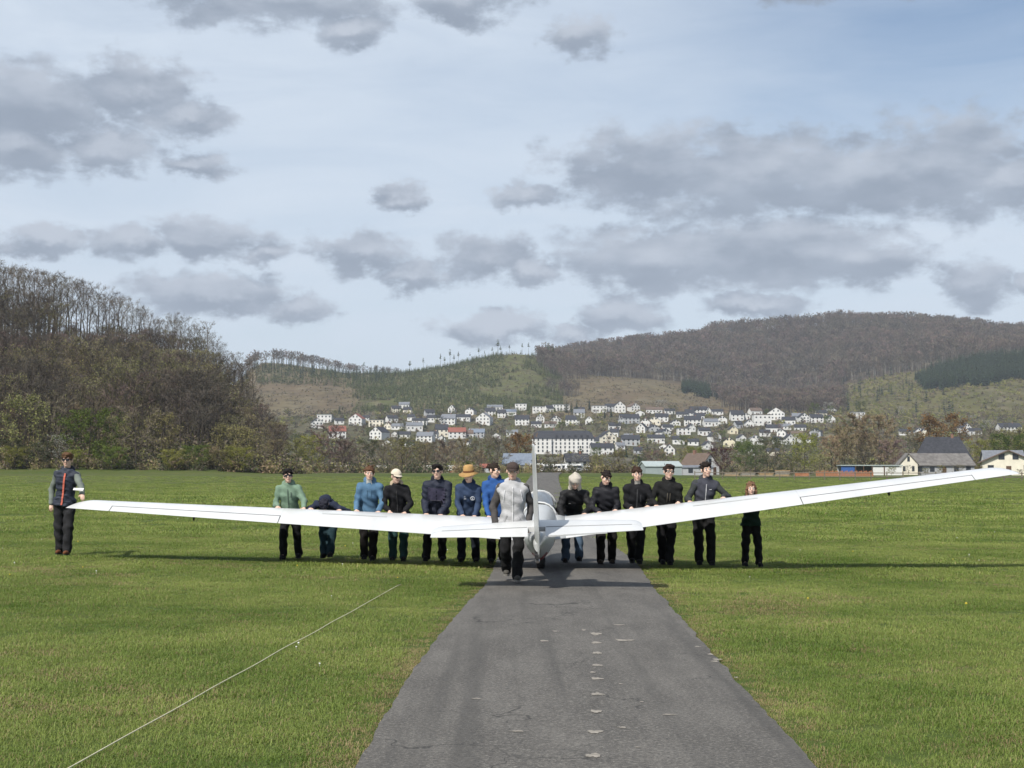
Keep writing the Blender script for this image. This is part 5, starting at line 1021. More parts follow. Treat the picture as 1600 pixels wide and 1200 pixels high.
    FN = [(1.10, -4.20, 1.35), (1.45, -4.22, 1.18), (1.85, -4.20, 0.98), (2.2, -4.15, 0.82), (2.38, -4.10, 0.68), (2.45, -4.04, 0.52), (2.475, -3.98, 0.34)]
    fin = MB().loft([vs_(z, 0.0, (c - 0.45 * min(1, c / 0.82)) / c, y, c) for z, y, c in FN]).build('fin', GW2, g, smooth=True); fin.modifiers.new('edge', 'EDGE_SPLIT').split_angle = R(40)
    ru = [(1.00, -4.12, 1.05)] + FN
    rd = MB().loft([vs_(z, (c - 0.435 * min(1, c / 0.82)) / c, 1.0, y, c, yaw=R(4), piv=-3.75) for z, y, c in ru]).build('rudder', GW2, g, smooth=True); rd.modifiers.new('edge', 'EDGE_SPLIT').split_angle = R(40)
    MB().box(-.035, .035, -4.12, -3.70, 0.985, 1.04).build('tail_skid', GBLK, g); MB().tube([(0, -3.95, 1.0), (0, -4.04, 0.93)], .03, 8).build('tail_hook', STEEL, g)
    # wheel and skid
    wh = MB().tube([(-.075, -.02, .19), (-.06, -.02, .19), (.06, -.02, .19), (.075, -.02, .19)], [.14, .195, .195, .14], 20).build('wheel', GBLK, g); MB().tube([(-.08, -.02, .19), (.08, -.02, .19)], .07, 12).build('hub', STEEL, wh)
    MB().loft([[(-.05, 0.35, .06), (.05, 0.35, .06), (.05, 0.35, .095), (-.05, 0.35, .095)], [(-.05, 1.6, .055), (.05, 1.6, .055), (.05, 1.6, .09), (-.05, 1.6, .09)], [(-.04, 2.7, .13), (.04, 2.7, .13), (.04, 2.7, .165), (-.04, 2.7, .165)], [(-.03, 3.2, .24), (.03, 3.2, .24), (.03, 3.2, .27), (-.03, 3.2, .27)]]).build('nose_skid', SKID, g)
glider()
def le_world(px, x=0.05):
    """point on the wing's upper surface near the leading edge at an image column"""
    best = None
    for s in np.linspace(-7.9, 7.9, 633):
        te, z, c, th = wing_geo(abs(s)); yu = float(np.interp(x, [p[0] for p in AF[:13]][::-1], [p[1] for p in AF[:13]][::-1]))
        p = GM @ Vector((s, te + c * (1 - x), z + yu * c * th)); q = abs(800 + F * p.x / p.y - px)
        if best is None or q < best[0]: best = (q, p)
    return best[1]
# ------------------------------------------------------------------ rope on the grass
def rope():
    pts = []
    for t in np.linspace(0, 1, 70):
        px = 92 + (626 - 92) * t; py = 1208 + (913 - 1208) * t; d = ray(px, py); Y = CAMH / -(d.z / d.y)
        for _ in range(3): Y = (CAMH - H1(Y * d.x / d.y, Y) - 0.03) / -(d.z / d.y)
        X = Y * d.x / d.y + 0.004 * math.sin(Y * 0.9) + 0.003 * math.sin(Y * 2.3); pts.append((X, Y, H1(X, Y) + 0.032 + 0.003 * math.sin(Y * 3)))
    rm = mat('rope_cream', (0.62, 0.58, 0.40), 0.8, 0.15, 40)
    tag(MB().tube(pts, 0.0042, 6).build('tow_rope', rm, smooth=True), 'thin cream rope lying across the grass left of the runway', 'rope')
rope()
# ------------------------------------------------------------------ people
class Field:
    def __init__(s, lo, hi, h):
        s.h = h; s.lo = np.array(lo, float); s.n = np.ceil((np.array(hi) - s.lo) / h).astype(int) + 1
        s.f = np.full(s.n, 9.0, np.float32); s.ax = [s.lo[i] + h * np.arange(s.n[i]) for i in range(3)]
    def sl(s, lo, hi):
        a = np.clip(np.floor((lo - s.lo) / s.h).astype(int), 0, s.n); b = np.clip(np.ceil((hi - s.lo) / s.h).astype(int) + 1, 0, s.n)
        return tuple(slice(a[i], b[i]) for i in range(3))
    def pts(s, sl): return np.meshgrid(s.ax[0][sl[0]], s.ax[1][sl[1]], s.ax[2][sl[2]], indexing='ij')
    def put(s, sl, d, k, sub=False):
        f = s.f[sl]
        if sub: d = -d; h = np.clip(.5 - .5 * (f - d) / k, 0, 1); s.f[sl] = f * (1 - h) + d * h + k * h * (1 - h)
        else: h = np.clip(.5 + .5 * (f - d) / k, 0, 1); s.f[sl] = f * (1 - h) + d * h - k * h * (1 - h)
    def cone(s, a, b, r1, r2, k=.02, sub=False):
        a = np.array(a, float); b = np.array(b, float); m = max(r1, r2) + k + 3 * s.h; sl = s.sl(np.minimum(a, b) - m, np.maximum(a, b) + m); X, Y, Z = s.pts(sl)
        if X.size == 0: return s
        ab = b - a; L = ab @ ab + 1e-9; t = np.clip(((X - a[0]) * ab[0] + (Y - a[1]) * ab[1] + (Z - a[2]) * ab[2]) / L, 0, 1)
        d = np.sqrt((X - a[0] - t * ab[0]) ** 2 + (Y - a[1] - t * ab[1]) ** 2 + (Z - a[2] - t * ab[2]) ** 2) - (r1 + (r2 - r1) * t); s.put(sl, d, k, sub); return s
    def ell(s, c, r, M_=None, k=.02, sub=False):
        c = np.array(c, float); r = np.array(r, float); m = max(r) + k + 3 * s.h; sl = s.sl(c - m, c + m); X, Y, Z = s.pts(sl)
        if X.size == 0: return s
        X, Y, Z = X - c[0], Y - c[1], Z - c[2]
        if M_ is not None: X, Y, Z = (M_[0, 0]*X + M_[1, 0]*Y + M_[2, 0]*Z, M_[0, 1]*X + M_[1, 1]*Y + M_[2, 1]*Z, M_[0, 2]*X + M_[1, 2]*Y + M_[2, 2]*Z)
        k0 = np.sqrt((X/r[0])**2 + (Y/r[1])**2 + (Z/r[2])**2); k1 = np.sqrt((X/r[0]**2)**2 + (Y/r[1]**2)**2 + (Z/r[2]**2)**2) + 1e-9
        s.put(sl, k0 * (k0 - 1) / k1, k, sub); return s
    def half(s, p, n):   # keep the side n points to
        X, Y, Z = np.meshgrid(*s.ax, indexing='ij'); s.f = np.maximum(s.f, -((X - p[0]) * n[0] + (Y - p[1]) * n[1] + (Z - p[2]) * n[2]).astype(np.float32)); return s
    def folds(s, amp, seed=0, fr=1.0):
        X, Y, Z = np.meshgrid(*s.ax, indexing='ij'); q = seed * 1.7
        w = np.sin(X * 17 * fr + q + 2 * np.sin(Z * 9 + q)) * np.sin(Z * 26 * fr + 2.2 * np.sin(X * 11 - Y * 7 + q)) + 0.6 * np.sin(Z * 47 * fr + X * 25 + 1.5 * np.sin(Y * 23 + q))
        s.f = s.f + (amp * w).astype(np.float32); return s
    def mesh(s):
        f = s.f; a = f < 0; n = s.n - 1
        cs = [(i, j, k) for i in (0, 1) for j in (0, 1) for k in (0, 1)]
        cut = lambda g, c: g[c[0]:c[0] + n[0], c[1]:c[1] + n[1], c[2]:c[2] + n[2]]
        cnt = sum(cut(a, c).astype(np.int8) for c in cs); act = (cnt > 0) & (cnt < 8); I = np.argwhere(act); ids = np.full(n, -1, np.int64); ids[act] = np.arange(len(I))
        P = np.zeros((len(I), 3)); W = np.zeros(len(I)); V = {c: f[I[:, 0] + c[0], I[:, 1] + c[1], I[:, 2] + c[2]] for c in cs}
        for c in cs:
            for ax in range(3):
                if c[ax] == 0:
                    d = list(c); d[ax] = 1; d = tuple(d); va, vb = V[c], V[d]; m = (va < 0) != (vb < 0); t = np.where(m, va / np.where(m, va - vb, 1), 0)
                    p = np.zeros((len(I), 3)) + np.array(c); p[:, ax] += t; P[m] += p[m]; W[m] += 1
        v = s.lo + s.h * (I + P / W[:, None]); F_ = []
        for ax in range(3):
            o = [(1, 2), (2, 0), (0, 1)][ax]; sh = list(f.shape); A = np.take(a, range(sh[ax] - 1), ax); B = np.take(a, range(1, sh[ax]), ax); E = np.argwhere(A != B); e = E[(E[:, o[0]] > 0) & (E[:, o[1]] > 0) & (E[:, o[0]] < n[o[0]]) & (E[:, o[1]] < n[o[1]])]
            if len(e) == 0: continue
            def cell(du, dv): q = e.copy(); q[:, o[0]] += du; q[:, o[1]] += dv; return ids[q[:, 0], q[:, 1], q[:, 2]]
            Q = np.stack([cell(-1, -1), cell(0, -1), cell(0, 0), cell(-1, 0)], 1); ins = a[e[:, 0], e[:, 1], e[:, 2]]; Q[~ins] = Q[~ins][:, ::-1]; F_.append(Q)
        return v, np.concatenate(F_)
SKIN = mat('skin', (0.66, 0.44, 0.34), 0.5, 0.06, 12, spec=0.35); LIP = mat('lips', (0.36, 0.13, 0.11), 0.5); EYE = mat('eye_dark', (0.03, 0.022, 0.018), 0.2); EYEW = mat('eye_white', (0.6, 0.58, 0.55), 0.3); TEETH = mat('teeth', (0.7, 0.68, 0.62), 0.3)
LENS = mat('sunglass_lens', (0.008, 0.007, 0.008), 0.08, spec=0.7)
_cm = {}
def cloth(c, kind='cloth'):
    k = (tuple(c), kind)
    if k not in _cm: _cm[k] = mat('fabric_%s_%d' % (kind, len(_cm)), c, 0.62 if kind == 'puffer' else 0.9, 0.14, 9, bump=0.4, bscale=45, spec=0.2)
    return _cm[k]
def rotx(a): return np.array([[1, 0, 0], [0, math.cos(a), -math.sin(a)], [0, math.sin(a), math.cos(a)]])
def roty(a): return np.array([[math.cos(a), 0, math.sin(a)], [0, 1, 0], [-math.sin(a), 0, math.cos(a)]])
def rotz(a): return np.array([[math.cos(a), -math.sin(a), 0], [math.sin(a), math.cos(a), 0], [0, 0, 1]])
def ik(a, b, l1, l2, pole):
    a = np.array(a, float); b = np.array(b, float); d = b - a; L = np.linalg.norm(d); M_ = (l1 + l2) * 0.995
    if L > M_: b = a + d * M_ / L; d = b - a; L = M_
    u = d / L; x = (l1 * l1 - l2 * l2 + L * L) / (2 * L); h = math.sqrt(max(0, l1 * l1 - x * x)); p = np.array(pole, float); p = p - u * (p @ u); p /= np.linalg.norm(p) + 1e-9
    return a + u * x + p * h, b
def person(px, Y, H_, label, lean=15, hp=0, hy=0, hr=0, hands=None, hang=None, feet=((-.11, -.10), (.11, .10)), jacket=(.02, .02, .025), sleeve=None, kind='cloth', trouser=(.018, .018, .020), shoe=(.015, .015, .016), sole=None, hair=(.03, .02, .015), hairlen='short',
           hat=None, glasses=None, hood=None, collar=True, hem=.03, bulk=1.0, zipc=None, extra=(), wide=1.0, hipy=None, smile=False, undershirt=None, yaw=0.0, skin=None, crouch=0.0, name='person'):
    x0 = (px - 800) / F * Y; gz = H1(x0, Y); O = np.array([x0, Y, gz]); e = empty(name, O); tag(e, label, 'person', None)
    hs = max(.134 * H_, .218) / .23; la = R(lean); SR = roty(R(4.5 * math.sin(px * 1.3) if hands is not None else 0)) @ rotx(la); up = SR[:, 2].copy()
    hz = .515 * H_ - crouch; P = np.array([0, (.10 * H_ * math.sin(la) if hipy is None else hipy), hz])
    S = P + up * .292 * H_; NB = P + up * .325 * H_; hl = R(min(lean * .75, 45) * 0.8) if lean < 60 else R(lean + 35); HD = NB + np.array([0, -math.sin(hl), math.cos(hl)]) * .088 * H_ + np.array([0, -.015, 0])
    HR = rotz(R(hy)) @ rotx(R(hp)) @ roty(R(hr)); hd = lambda p: HD + HR @ (np.array(p) * hs)
    tw = .02 * math.sin(px * .71) if hands is not None else 0; sh = {s: S + SR @ np.array([s * .095 * H_ * wide, s * tw, 0]) + np.array([0, 0, -.022 * H_]) for s in (-1, 1)}
    l1, l2 = .170 * H_, .150 * H_; el, wr, hdv = {}, {}, {}
    for i, s in enumerate((-1, 1)):
        if hands is not None and hands[i] is not None:
            t = np.array(hands[i]) - O; w_ = t + np.array([-.01 * s, .075, .055]); el[s], wr[s] = ik(sh[s], w_, l1, l2, (s * (.5 + .3 * math.sin(px * 2.1 + s)), .8, -.35)); d = t + np.array([0, -.02, -.005]) - wr[s]; hdv[s] = d / np.linalg.norm(d)
        else:
            h_ = (hang or {}).get(s, (s * .06, -.03, 0)); w_ = sh[s] + np.array([h_[0], h_[1], -.305 * H_ + h_[2]]); el[s], wr[s] = ik(sh[s], w_, l1, l2, (s * .8, 1.0, 0)); d = wr[s] - el[s] + np.array([0, -.02, -.1]); hdv[s] = d / np.linalg.norm(d)
    hip, kn, an = {}, {}, {}
    for i, s in enumerate((-1, 1)):
        hip[s] = P + np.array([s * .052 * H_, 0, -.01]); lift = feet[i][2] if len(feet[i]) > 2 else 0; an[s] = np.array([feet[i][0], feet[i][1], .085 + lift]); kn[s], an[s] = ik(hip[s], an[s], .232 * H_, .222 * H_, (s * .12, -1, 0))
    allp = np.array([P, S, HD] + list(sh.values()) + list(el.values()) + list(wr.values()) + list(kn.values()) + list(an.values())); lo = allp.min(0) - .24; hi = allp.max(0) + .24; lo[2] = -.02
    # ---- body, one continuous skin
    f = Field(lo, hi, .0115); h = H_
    f.ell(P + up * .01 * h, (.088*h, .062*h, .07*h), SR, .03); f.ell(P + up * .11 * h, (.078*h, .055*h, .10*h), SR, .04); f.ell(P + up * .19 * h, (.082*h*wide, .054*h, .10*h), SR, .04); f.cone(sh[-1] * .7 + S * .3 - up * .02 * h, sh[1] * .7 + S * .3 - up * .02 * h, .022*h, .022*h, .03)
    f.cone(P + up * .26 * h, HD + HR @ np.array([0, .02, -.03]) * hs, .030*h, .029*h, .02)
    for s in (-1, 1):
        f.cone(sh[s], el[s], .029*h, .023*h, .03); f.cone(el[s], wr[s], .023*h, .016*h, .02); f.cone(hip[s], kn[s], .048*h, .034*h, .03); f.cone(kn[s], an[s], .033*h, .022*h, .02); f.cone(an[s], an[s] + [0, -.10, -.05], .03, .022, .02)
        pc = wr[s] + hdv[s] * .055; bn = np.array([0, 0, 1.]); side = np.cross(hdv[s], bn); side /= np.linalg.norm(side) + 1e-9; nn = np.cross(side, hdv[s]); f.ell(pc, (.038, .05, .017), np.stack([side, hdv[s], nn], 1), .012)
    f.ell(hd((0, .012, .022)), (.077*hs, .094*hs, .090*hs), HR, .02); f.ell(hd((0, -.018, -.052)), (.056*hs, .066*hs, .064*hs), HR, .03); f.ell(hd((0, -.055, -.098)), (.024*hs, .022*hs, .018*hs), HR, .02)
    f.cone(hd((0, -.082, .004)), hd((0, -.108, -.030)), .010*hs, .0145*hs, .008); f.cone(hd((-.03, -.075, .022)), hd((.03, -.075, .022)), .012*hs, .012*hs, .012)
    for s in (-1, 1): f.ell(hd((s * .080, .012, -.012)), (.012*hs, .022*hs, .033*hs), HR, .008); f.ell(hd((s * .032, -.098, .004)), (.015*hs, .007*hs, .008*hs), HR, .010, True); f.ell(hd((s * .04, -.062, -.03)), (.022*hs, .02*hs, .02*hs), HR, .015)
    v, q = f.mesh(); q = q.tolist(); v = v.tolist(); mb = MB()
    for s in (-1, 1):   # five fingers rooted in the palm
        d = hdv[s]; side = np.cross(d, [0, 0, 1.]); side /= np.linalg.norm(side) + 1e-9; dn = np.cross(d, side); dn = dn if dn[2] < 0 else -dn; pe = wr[s] + d * .085
        for k, (o, L) in enumerate(((-.027, .062), (-.009, .074), (.009, .070), (.026, .054))):
            b = pe + side * o - d * .015; m1 = b + d * L * .5 + dn * .006; m2 = m1 + d * L * .33 + dn * L * .3; m3 = m2 + d * L * .08 + dn * L * .32; mb.tube([b, m1, m2, m3], [.0095, .0090, .0080, .0062], 6)
        ths = side * (-s if np.dot(side, [1, 0, 0]) > 0 else s); b = wr[s] + d * .03 + ths * .025; mb.tube([b, b + ths * .028 + d * .025, b + ths * .032 + d * .055 + dn * .008], [.012, .011, .007], 6)
    n = len(v); v += [list(a) for a in mb.v]; q += [[i + n for i in ff] for ff in mb.f]
    body = obj('body', mesh_of('body', v, q, [skin or SKIN], None, True), e)
    def part(nm, fld, m_, par=e, folds=0.0, sd=0, fr=1.0):
        if folds: fld.folds(folds, sd, fr)
        vv, qq = fld.mesh(); return obj(nm, mesh_of(nm, vv, qq, [m_], None, True), par)
    # ---- eyes, mouth
    if not glasses or glasses == 'clear':
        for s in (-1, 1): ey = MB().sphere(hd((s * .032, -.080, .003)), .0145 * hs, 8, 6).build('eye', EYEW, body); MB().sphere(hd((s * .032, -.0925, .003)), (.0062*hs,) * 3, 8, 6).build('iris', EYE, ey); MB().tube([hd((s * .050, -.080, .020)), hd((s * .033, -.092, .026)), hd((s * .016, -.092, .022))], .0030 * hs, 5).build('eyebrow', cloth(hair), body)
    MB().tube([hd((-.024, -.076, -.060)), hd((0, -.088, -.063 if not smile else -.070)), hd((.024, -.076, -.060))], [.003*hs, .0062*hs, .003*hs], 6).build('mouth', LIP, body)
    # ---- trousers
    sd = px * 0.37; f = Field(lo, hi, .0135); f.ell(P + up * .0 * h, (.090*h, .066*h, .085*h), SR, .04)
    for s in (-1, 1): f.cone(hip[s], kn[s], .057*h, .046*h, .03); f.cone(kn[s], an[s] + [0, 0, -.015], .046*h, .041*h, .02)
    f.cone(hip[-1], hip[1], .05*h, .05*h, .03); f.half((0, 0, .055), (0, 0, 1)); part('trousers', f, cloth(trouser), e, .0085, sd, .8)
    for s in (-1, 1):
        A = an[s]; f = Field(A - [.09, .24, .12], A + [.09, .12, .1], .011); z0 = A[2] - .085
        f.cone(A + [0, .02, -.01], A + [0, .015, -.05], .046, .045, .02); f.ell([A[0] + s * .005, A[1] - .075, z0 + .038], (.047, .115, .042), None, .03); f.ell([A[0], A[1] + .03, z0 + .04], (.042, .055, .045), None, .02); f.half((0, 0, z0 + .004), (0, 0, 1))
        so_ = part('shoe', f, cloth(shoe), e); n_ = 14
        ol = [(A[0] + s*.004 + .050 * math.cos(t) * (1.0 if math.sin(t) < 0 else .88), A[1] - .055 + .148 * math.sin(t)) for t in np.linspace(0, 2 * math.pi, n_, endpoint=False)]; MB().loft([[(a, b, z0 - .004) for a, b in ol], [(a, b, z0 + .022) for a, b in ol]]).build('sole', cloth(sole or (.03, .03, .03)), so_)
    # ---- jacket
    def torso(g_, grow):
        g = grow * bulk; f.ell(P + up * .02 * h, (.092*h + g, .070*h + g, .10*h), SR, .05); f.ell(P + up * .12 * h, (.084*h + g, .062*h + g, .12*h), SR, .05); f.ell(P + up * .205 * h, (.095*h*wide + g, .066*h + g, .105*h), SR, .05); f.cone(sh[-1] * .9 + S * .1 - up * .008 * h, sh[1] * .9 + S * .1 - up * .008 * h, .034*h + g * .5, .034*h + g * .5, .05); f.cone(P + up * .25 * h, NB - up * .01 * h, .055*h, .038*h, .05); f.ell(P - up * .04 * h, (.114*h + g, .084*h + g, .11*h), SR, .05); [f.cone(NB - up * .022 * h + np.array([s_ * .03 * h, 0, 0]), sh[s_], .030*h, .036*h, .04) for s_ in (-1, 1)]
    def arm(s, grow):
        g = grow * bulk; f.cone(sh[s], el[s], .030*h + g * .75, .025*h + g * .75, .03); f.cone(el[s], wr[s] - (wr[s] - el[s]) * .05, .025*h + g * .75, .0195*h + g * .75, .02)
    gr = .016 if kind == 'cloth' else .024
    fa, ff_ = (.0078, 1.0) if kind == 'cloth' else (.0085, 1.35)
    f = Field(lo, hi, .0135); torso(f, gr)
    if sleeve is None:
        for s in (-1, 1): arm(s, gr * .8)
    hp_ = P - up * (hem * h); f.half(hp_, up) if lean < 60 else None
    jk = part('jacket' if sleeve is None else 'vest', f, cloth(jacket, kind), e, fa, sd, ff_)
    if sleeve is not None:
        for s in (-1, 1): f = Field(lo, hi, .0135); arm(s, gr * .9); f.cone(sh[s] * .75 + S * .25, sh[s], .030*h, .036*h, .03); part('sleeve', f, cloth(sleeve), e, .005, sd + s)
    # ---- collar or hood lying on the shoulders
    if collar:
        f = Field(NB - .2, NB + .22, .0125); pr = None
        for k in range(13):
            a = -2.45 + 4.9 * k / 12; c = NB + SR @ np.array([.060*h/1.7*1.7 * math.sin(a) * .74, .052*h * math.cos(a) * .74 + .012, .006 + .012 * math.cos(a) - .085 * max(0, abs(a) - 1.5)])
            if pr is not None: f.cone(pr, c, (.026 if hood else .021) + .014 * (math.cos(a) > 0), (.026 if hood else .021) + .014 * (math.cos(a) > 0), .02)
            pr = c
        if hood: f.ell(NB + SR @ np.array([0, .065, -.03]), (.105, .065, .085), SR, .04)
        part('hood' if hood else 'collar', f, cloth(hood if hood else (sleeve or jacket), 'cloth'), e, .004, sd)
    if undershirt: MB().loft([[hd((-.045, -.03, -.115)), hd((.045, -.03, -.115)), hd((.045, .03, -.115)), hd((-.045, .03, -.115))], [NB + SR @ np.array([-.05, -.062, -.045]), NB + SR @ np.array([.05, -.062, -.045]), NB + SR @ np.array([.05, .0, -.045]), NB + SR @ np.array([-.05, .0, -.045])], [NB + SR @ np.array([-.014, -.095, -.115]), NB + SR @ np.array([.014, -.095, -.115]), NB + SR @ np.array([.014, -.02, -.115]), NB + SR @ np.array([-.014, -.02, -.115])]]).build('shirt', cloth(undershirt), e)
    # front surface of the jacket for zip, print and pockets
    JV = np.array([vv.co for vv in jk.data.vertices]); loc = (JV - P) @ SR
    def front(u, t):   # u sideways, t up the spine
        m = (np.abs(loc[:, 0] - u) < .03) & (np.abs(loc[:, 2] - t) < .03); return P + SR @ np.array([u, (loc[m, 1].min() if m.any() else -.14) - .004, t])
    def strip(nm, u0, t0, u1, t1, w_, col, n_=12):
        b = MB(); L, Q = [], []
        for i in range(n_ + 1):
            k = i / n_; c = front(u0 + (u1 - u0) * k, t0 + (t1 - t0) * k); dx = np.array([1, 0, 0]) if abs(t1 - t0) > abs(u1 - u0) else up; L.append(c - dx * w_ / 2); Q.append(c + dx * w_ / 2)
        nrm = SR @ np.array([0, -.004, 0]); vs = [p for p in L] + [p for p in Q] + [p + nrm for p in L] + [p + nrm for p in Q]; N = n_ + 1
        for i in range(n_): b.f += [(i, i + 1, N + i + 1, N + i), (2*N + i, 3*N + i, 3*N + i + 1, 2*N + i + 1), (i, 2*N + i, 2*N + i + 1, i + 1), (N + i, N + i + 1, 3*N + i + 1, 3*N + i)]
        b.v = vs; b.m = [0] * len(b.f); return b.build(nm, cloth(col), jk)
    if zipc: strip('zip', 0, -.02 * h, 0, .285 * h, zipc[1], zipc[0], 16)
    for ex in extra:
        if ex[0] == 'strip': strip(ex[1], *[a * h for a in ex[2:6]], ex[6], ex[7])
        elif ex[0] == 'ring':
            c = front(ex[1] * h, ex[2] * h); b = MB(); r_ = ex[3]; b.tube([c + r_ * (np.array([1, 0, 0]) * math.cos(t) + up * math.sin(t)) + SR @ np.array([0, -.004, 0]) for t in np.linspace(0, 2 * math.pi, 17)], r_ * .2, 5, caps=False); b.build('print', cloth(ex[4]), jk)
            MB().tube([c - up * r_ * .4 + SR @ np.array([0, -.004, 0]), c + up * r_ * .45 + SR @ np.array([0, -.004, 0])], [r_ * .35, r_ * .12], 6).build('print', cloth(ex[4]), jk)
        elif ex[0] == 'text':
            t = bpy.data.curves.new('t', 'FONT'); t.body = ex[4]; t.size = ex[3]; t.extrude = .002; to = bpy.data.objects.new('t', t); COL.objects.link(to); dg = bpy.context.evaluated_depsgraph_get(); me = bpy.data.meshes.new_from_object(to.evaluated_get(dg)); bpy.data.objects.remove(to); me.materials.clear(); me.materials.append(cloth(ex[5]))
            o_ = obj('print', me, jk); c = front(ex[1] * h, ex[2] * h) + SR @ np.array([0, -.006, 0]); o_.matrix_local = Matrix.Translation(Vector(c)) @ Matrix(SR.tolist()).to_4x4() @ Matrix.Rotation(R(90), 4, 'X')
    # ---- hair, caps, hats, glasses
    if hairlen and hat not in ('hooded',):
        f = Field(HD - .26, HD + .24, .0105); f.ell(hd((0, .016, .030)), (.086*hs, .102*hs, .096*hs) if not hat else (.081*hs, .098*hs, .080*hs), HR, .02)
        if hairlen == 'fringe': f.ell(hd((0, -.062, .055)), (.066*hs, .035*hs, .045*hs), HR, .02)
        if hairlen == 'thick': f.ell(hd((0, -.03, .085)), (.085*hs, .075*hs, .045*hs), HR, .03)
        if hairlen == 'long': f.ell(hd((0, .06, -.06)), (.085*hs, .05*hs, .12*hs), HR, .03); [f.cone(hd((s * .078, .0, .0)), hd((s * .088, -.01, -.15)), .028*hs, .022*hs, .02) for s in (-1, 1)]
        f.ell(hd((0, -.085, -.045)), (.074*hs, .075*hs, .098*hs), HR, .012, True); f.ell(hd((0, -.02, -.12)), (.12*hs, .09*hs, .085*hs), HR, .012, True) if hairlen != 'long' else None
        rl = np.random.RandomState(int(px))
        for _ in range(0 if hat else 46):
            a_ = rl.uniform(-1, 1); b_ = rl.uniform(-.55, 1.25); p_ = np.array([.082 * math.sin(a_ * 1.5) * math.cos(b_ * .9), .018 - .096 * math.cos(a_ * 3.1) * math.cos(b_), .034 + .094 * math.sin(max(b_, .05))])
            q_ = p_ + np.array([rl.normal(0, .018), -.020 + rl.normal(0, .014), rl.normal(-.006, .018)]); f.cone(hd(p_), hd(q_), .013*hs, .005*hs, .006)
        part('hair', f, cloth(hair), e, .0065, sd, 2.6)
    if hat == 'hooded':
        f = Field(HD - .28, HD + .26, .0115); f.ell(hd((0, .015, .030)), (.106*hs, .128*hs, .118*hs), HR, .02); f.ell(hd((0, .04, -.08)), (.10*hs, .10*hs, .10*hs), HR, .04); f.cone(hd((0, -.01, .09)), hd((0, .02, .165)), .085*hs, .018*hs, .06); f.cone(hd((0, .06, -.10)), NB + up * -.03, .09*hs, .085, .05); f.ell(hd((0, -.12, -.060)), (.074*hs, .085*hs, .105*hs), HR, .012, True); f.ell(hd((0, -.10, -.14)), (.080*hs, .09*hs, .10*hs), HR, .012, True); part('raised_hood', f, cloth(hood), e, .007, sd)
    elif hat and hat[0] == 'cap':
        f = Field(HD - .28, HD + .26, .0105); f.ell(hd((0, .012, .040)), (.092*hs, .108*hs, .092*hs), HR, .01); nrm = HR @ np.array([0, 0, 1.]); f.half(hd((0, 0, .030)), nrm); cp = part('cap', f, cloth(hat[1]), e, .0015, sd)
        b = MB(); N = 9; Lp = []; 
        for rr, zz in ((.086, .034), (.165, .018)):
            for k in range(N): a = -1.15 + 2.3 * k / (N - 1); Lp.append(hd((.092 * math.sin(a) * (1 if rr < .1 else .92), -rr * math.cos(a) * (1.12 if rr < .1 else 1.0) + .012, zz + .012 * math.cos(a) - .01)))
        Lp2 = [p + HR @ np.array([0, 0, .007]) for p in Lp]; M2 = len(Lp); fs = []
        for k in range(N - 1): fs += [(k, k + 1, N + k + 1, N + k), (M2 + k, M2 + N + k, M2 + N + k + 1, M2 + k + 1), (N + k, N + k + 1, M2 + N + k + 1, M2 + N + k)]
        b.add(Lp + Lp2, fs).build('brim', cloth(hat[2] if len(hat) > 2 else hat[1]), cp, smooth=True)
    elif hat and hat[0] == 'straw':
        def rg_(r_, z, dp=0): return [hd((r_ * 1.0 * math.cos(t), .012 + r_ * 1.12 * math.sin(t), z - dp * abs(math.sin(t)) ** 2)) for t in np.linspace(0, 2 * math.pi, 22, endpoint=False)]
        st = MB().loft([rg_(.093, .035), rg_(.170, .022, .03), rg_(.172, .028, .03), rg_(.095, .050), rg_(.092, .10), rg_(.080, .155), rg_(.055, .172), rg_(.01, .165)]).build('straw_hat', cloth(hat[1]), e, smooth=True); MB().loft([rg_(.0965, .050), rg_(.0955, .085), rg_(.0925, .085), rg_(.0935, .050)], caps=False).build('hat_band', cloth(hat[2]), st, smooth=True)
    if glasses:
        b = MB(); sg = []
        for s in (-1, 1):
            c = hd((s * .034, -.103, .002)); X = HR @ np.array([1., 0, 0]) * hs; Zz = HR @ np.array([0, 0, 1.]) * hs; Yy = HR @ np.array([0, 1., 0]) * hs
            ol = [c + X * .030 * math.cos(t) * (1 if abs(math.cos(t)) < .8 else .98) + Zz * .021 * math.copysign(abs(math.sin(t)) ** .7, math.sin(t)) + Yy * (.012 * (s * math.cos(t) > 0) * abs(math.cos(t))) for t in np.linspace(0, 2 * math.pi, 14, endpoint=False)]
            if glasses == 'clear': b.tube(ol + [ol[0]], .0042 * hs, 5, caps=False)
            else: b.loft([ol, [p + Yy * .006 for p in ol]])
            b.tube([hd((s * .062, -.094, .008)), hd((s * .082, -.04, .008)), hd((s * .084, .015, .0))], .0042 * hs, 5)
        b.tube([hd((-.008, -.106, .008)), hd((.008, -.106, .008))], .0035 * hs, 5); b.build('glasses' if glasses == 'clear' else 'sunglasses', LENS, e)
    if hat == 'hooded' and False: pass
    e['pose'] = 'pushing' if hands else 'walking'
    return e, dict(O=O, wr=wr, P=P, up=up, front=front)
def W(px, x=0.05): p = le_world(px, x); return (p.x, p.y, p.z)
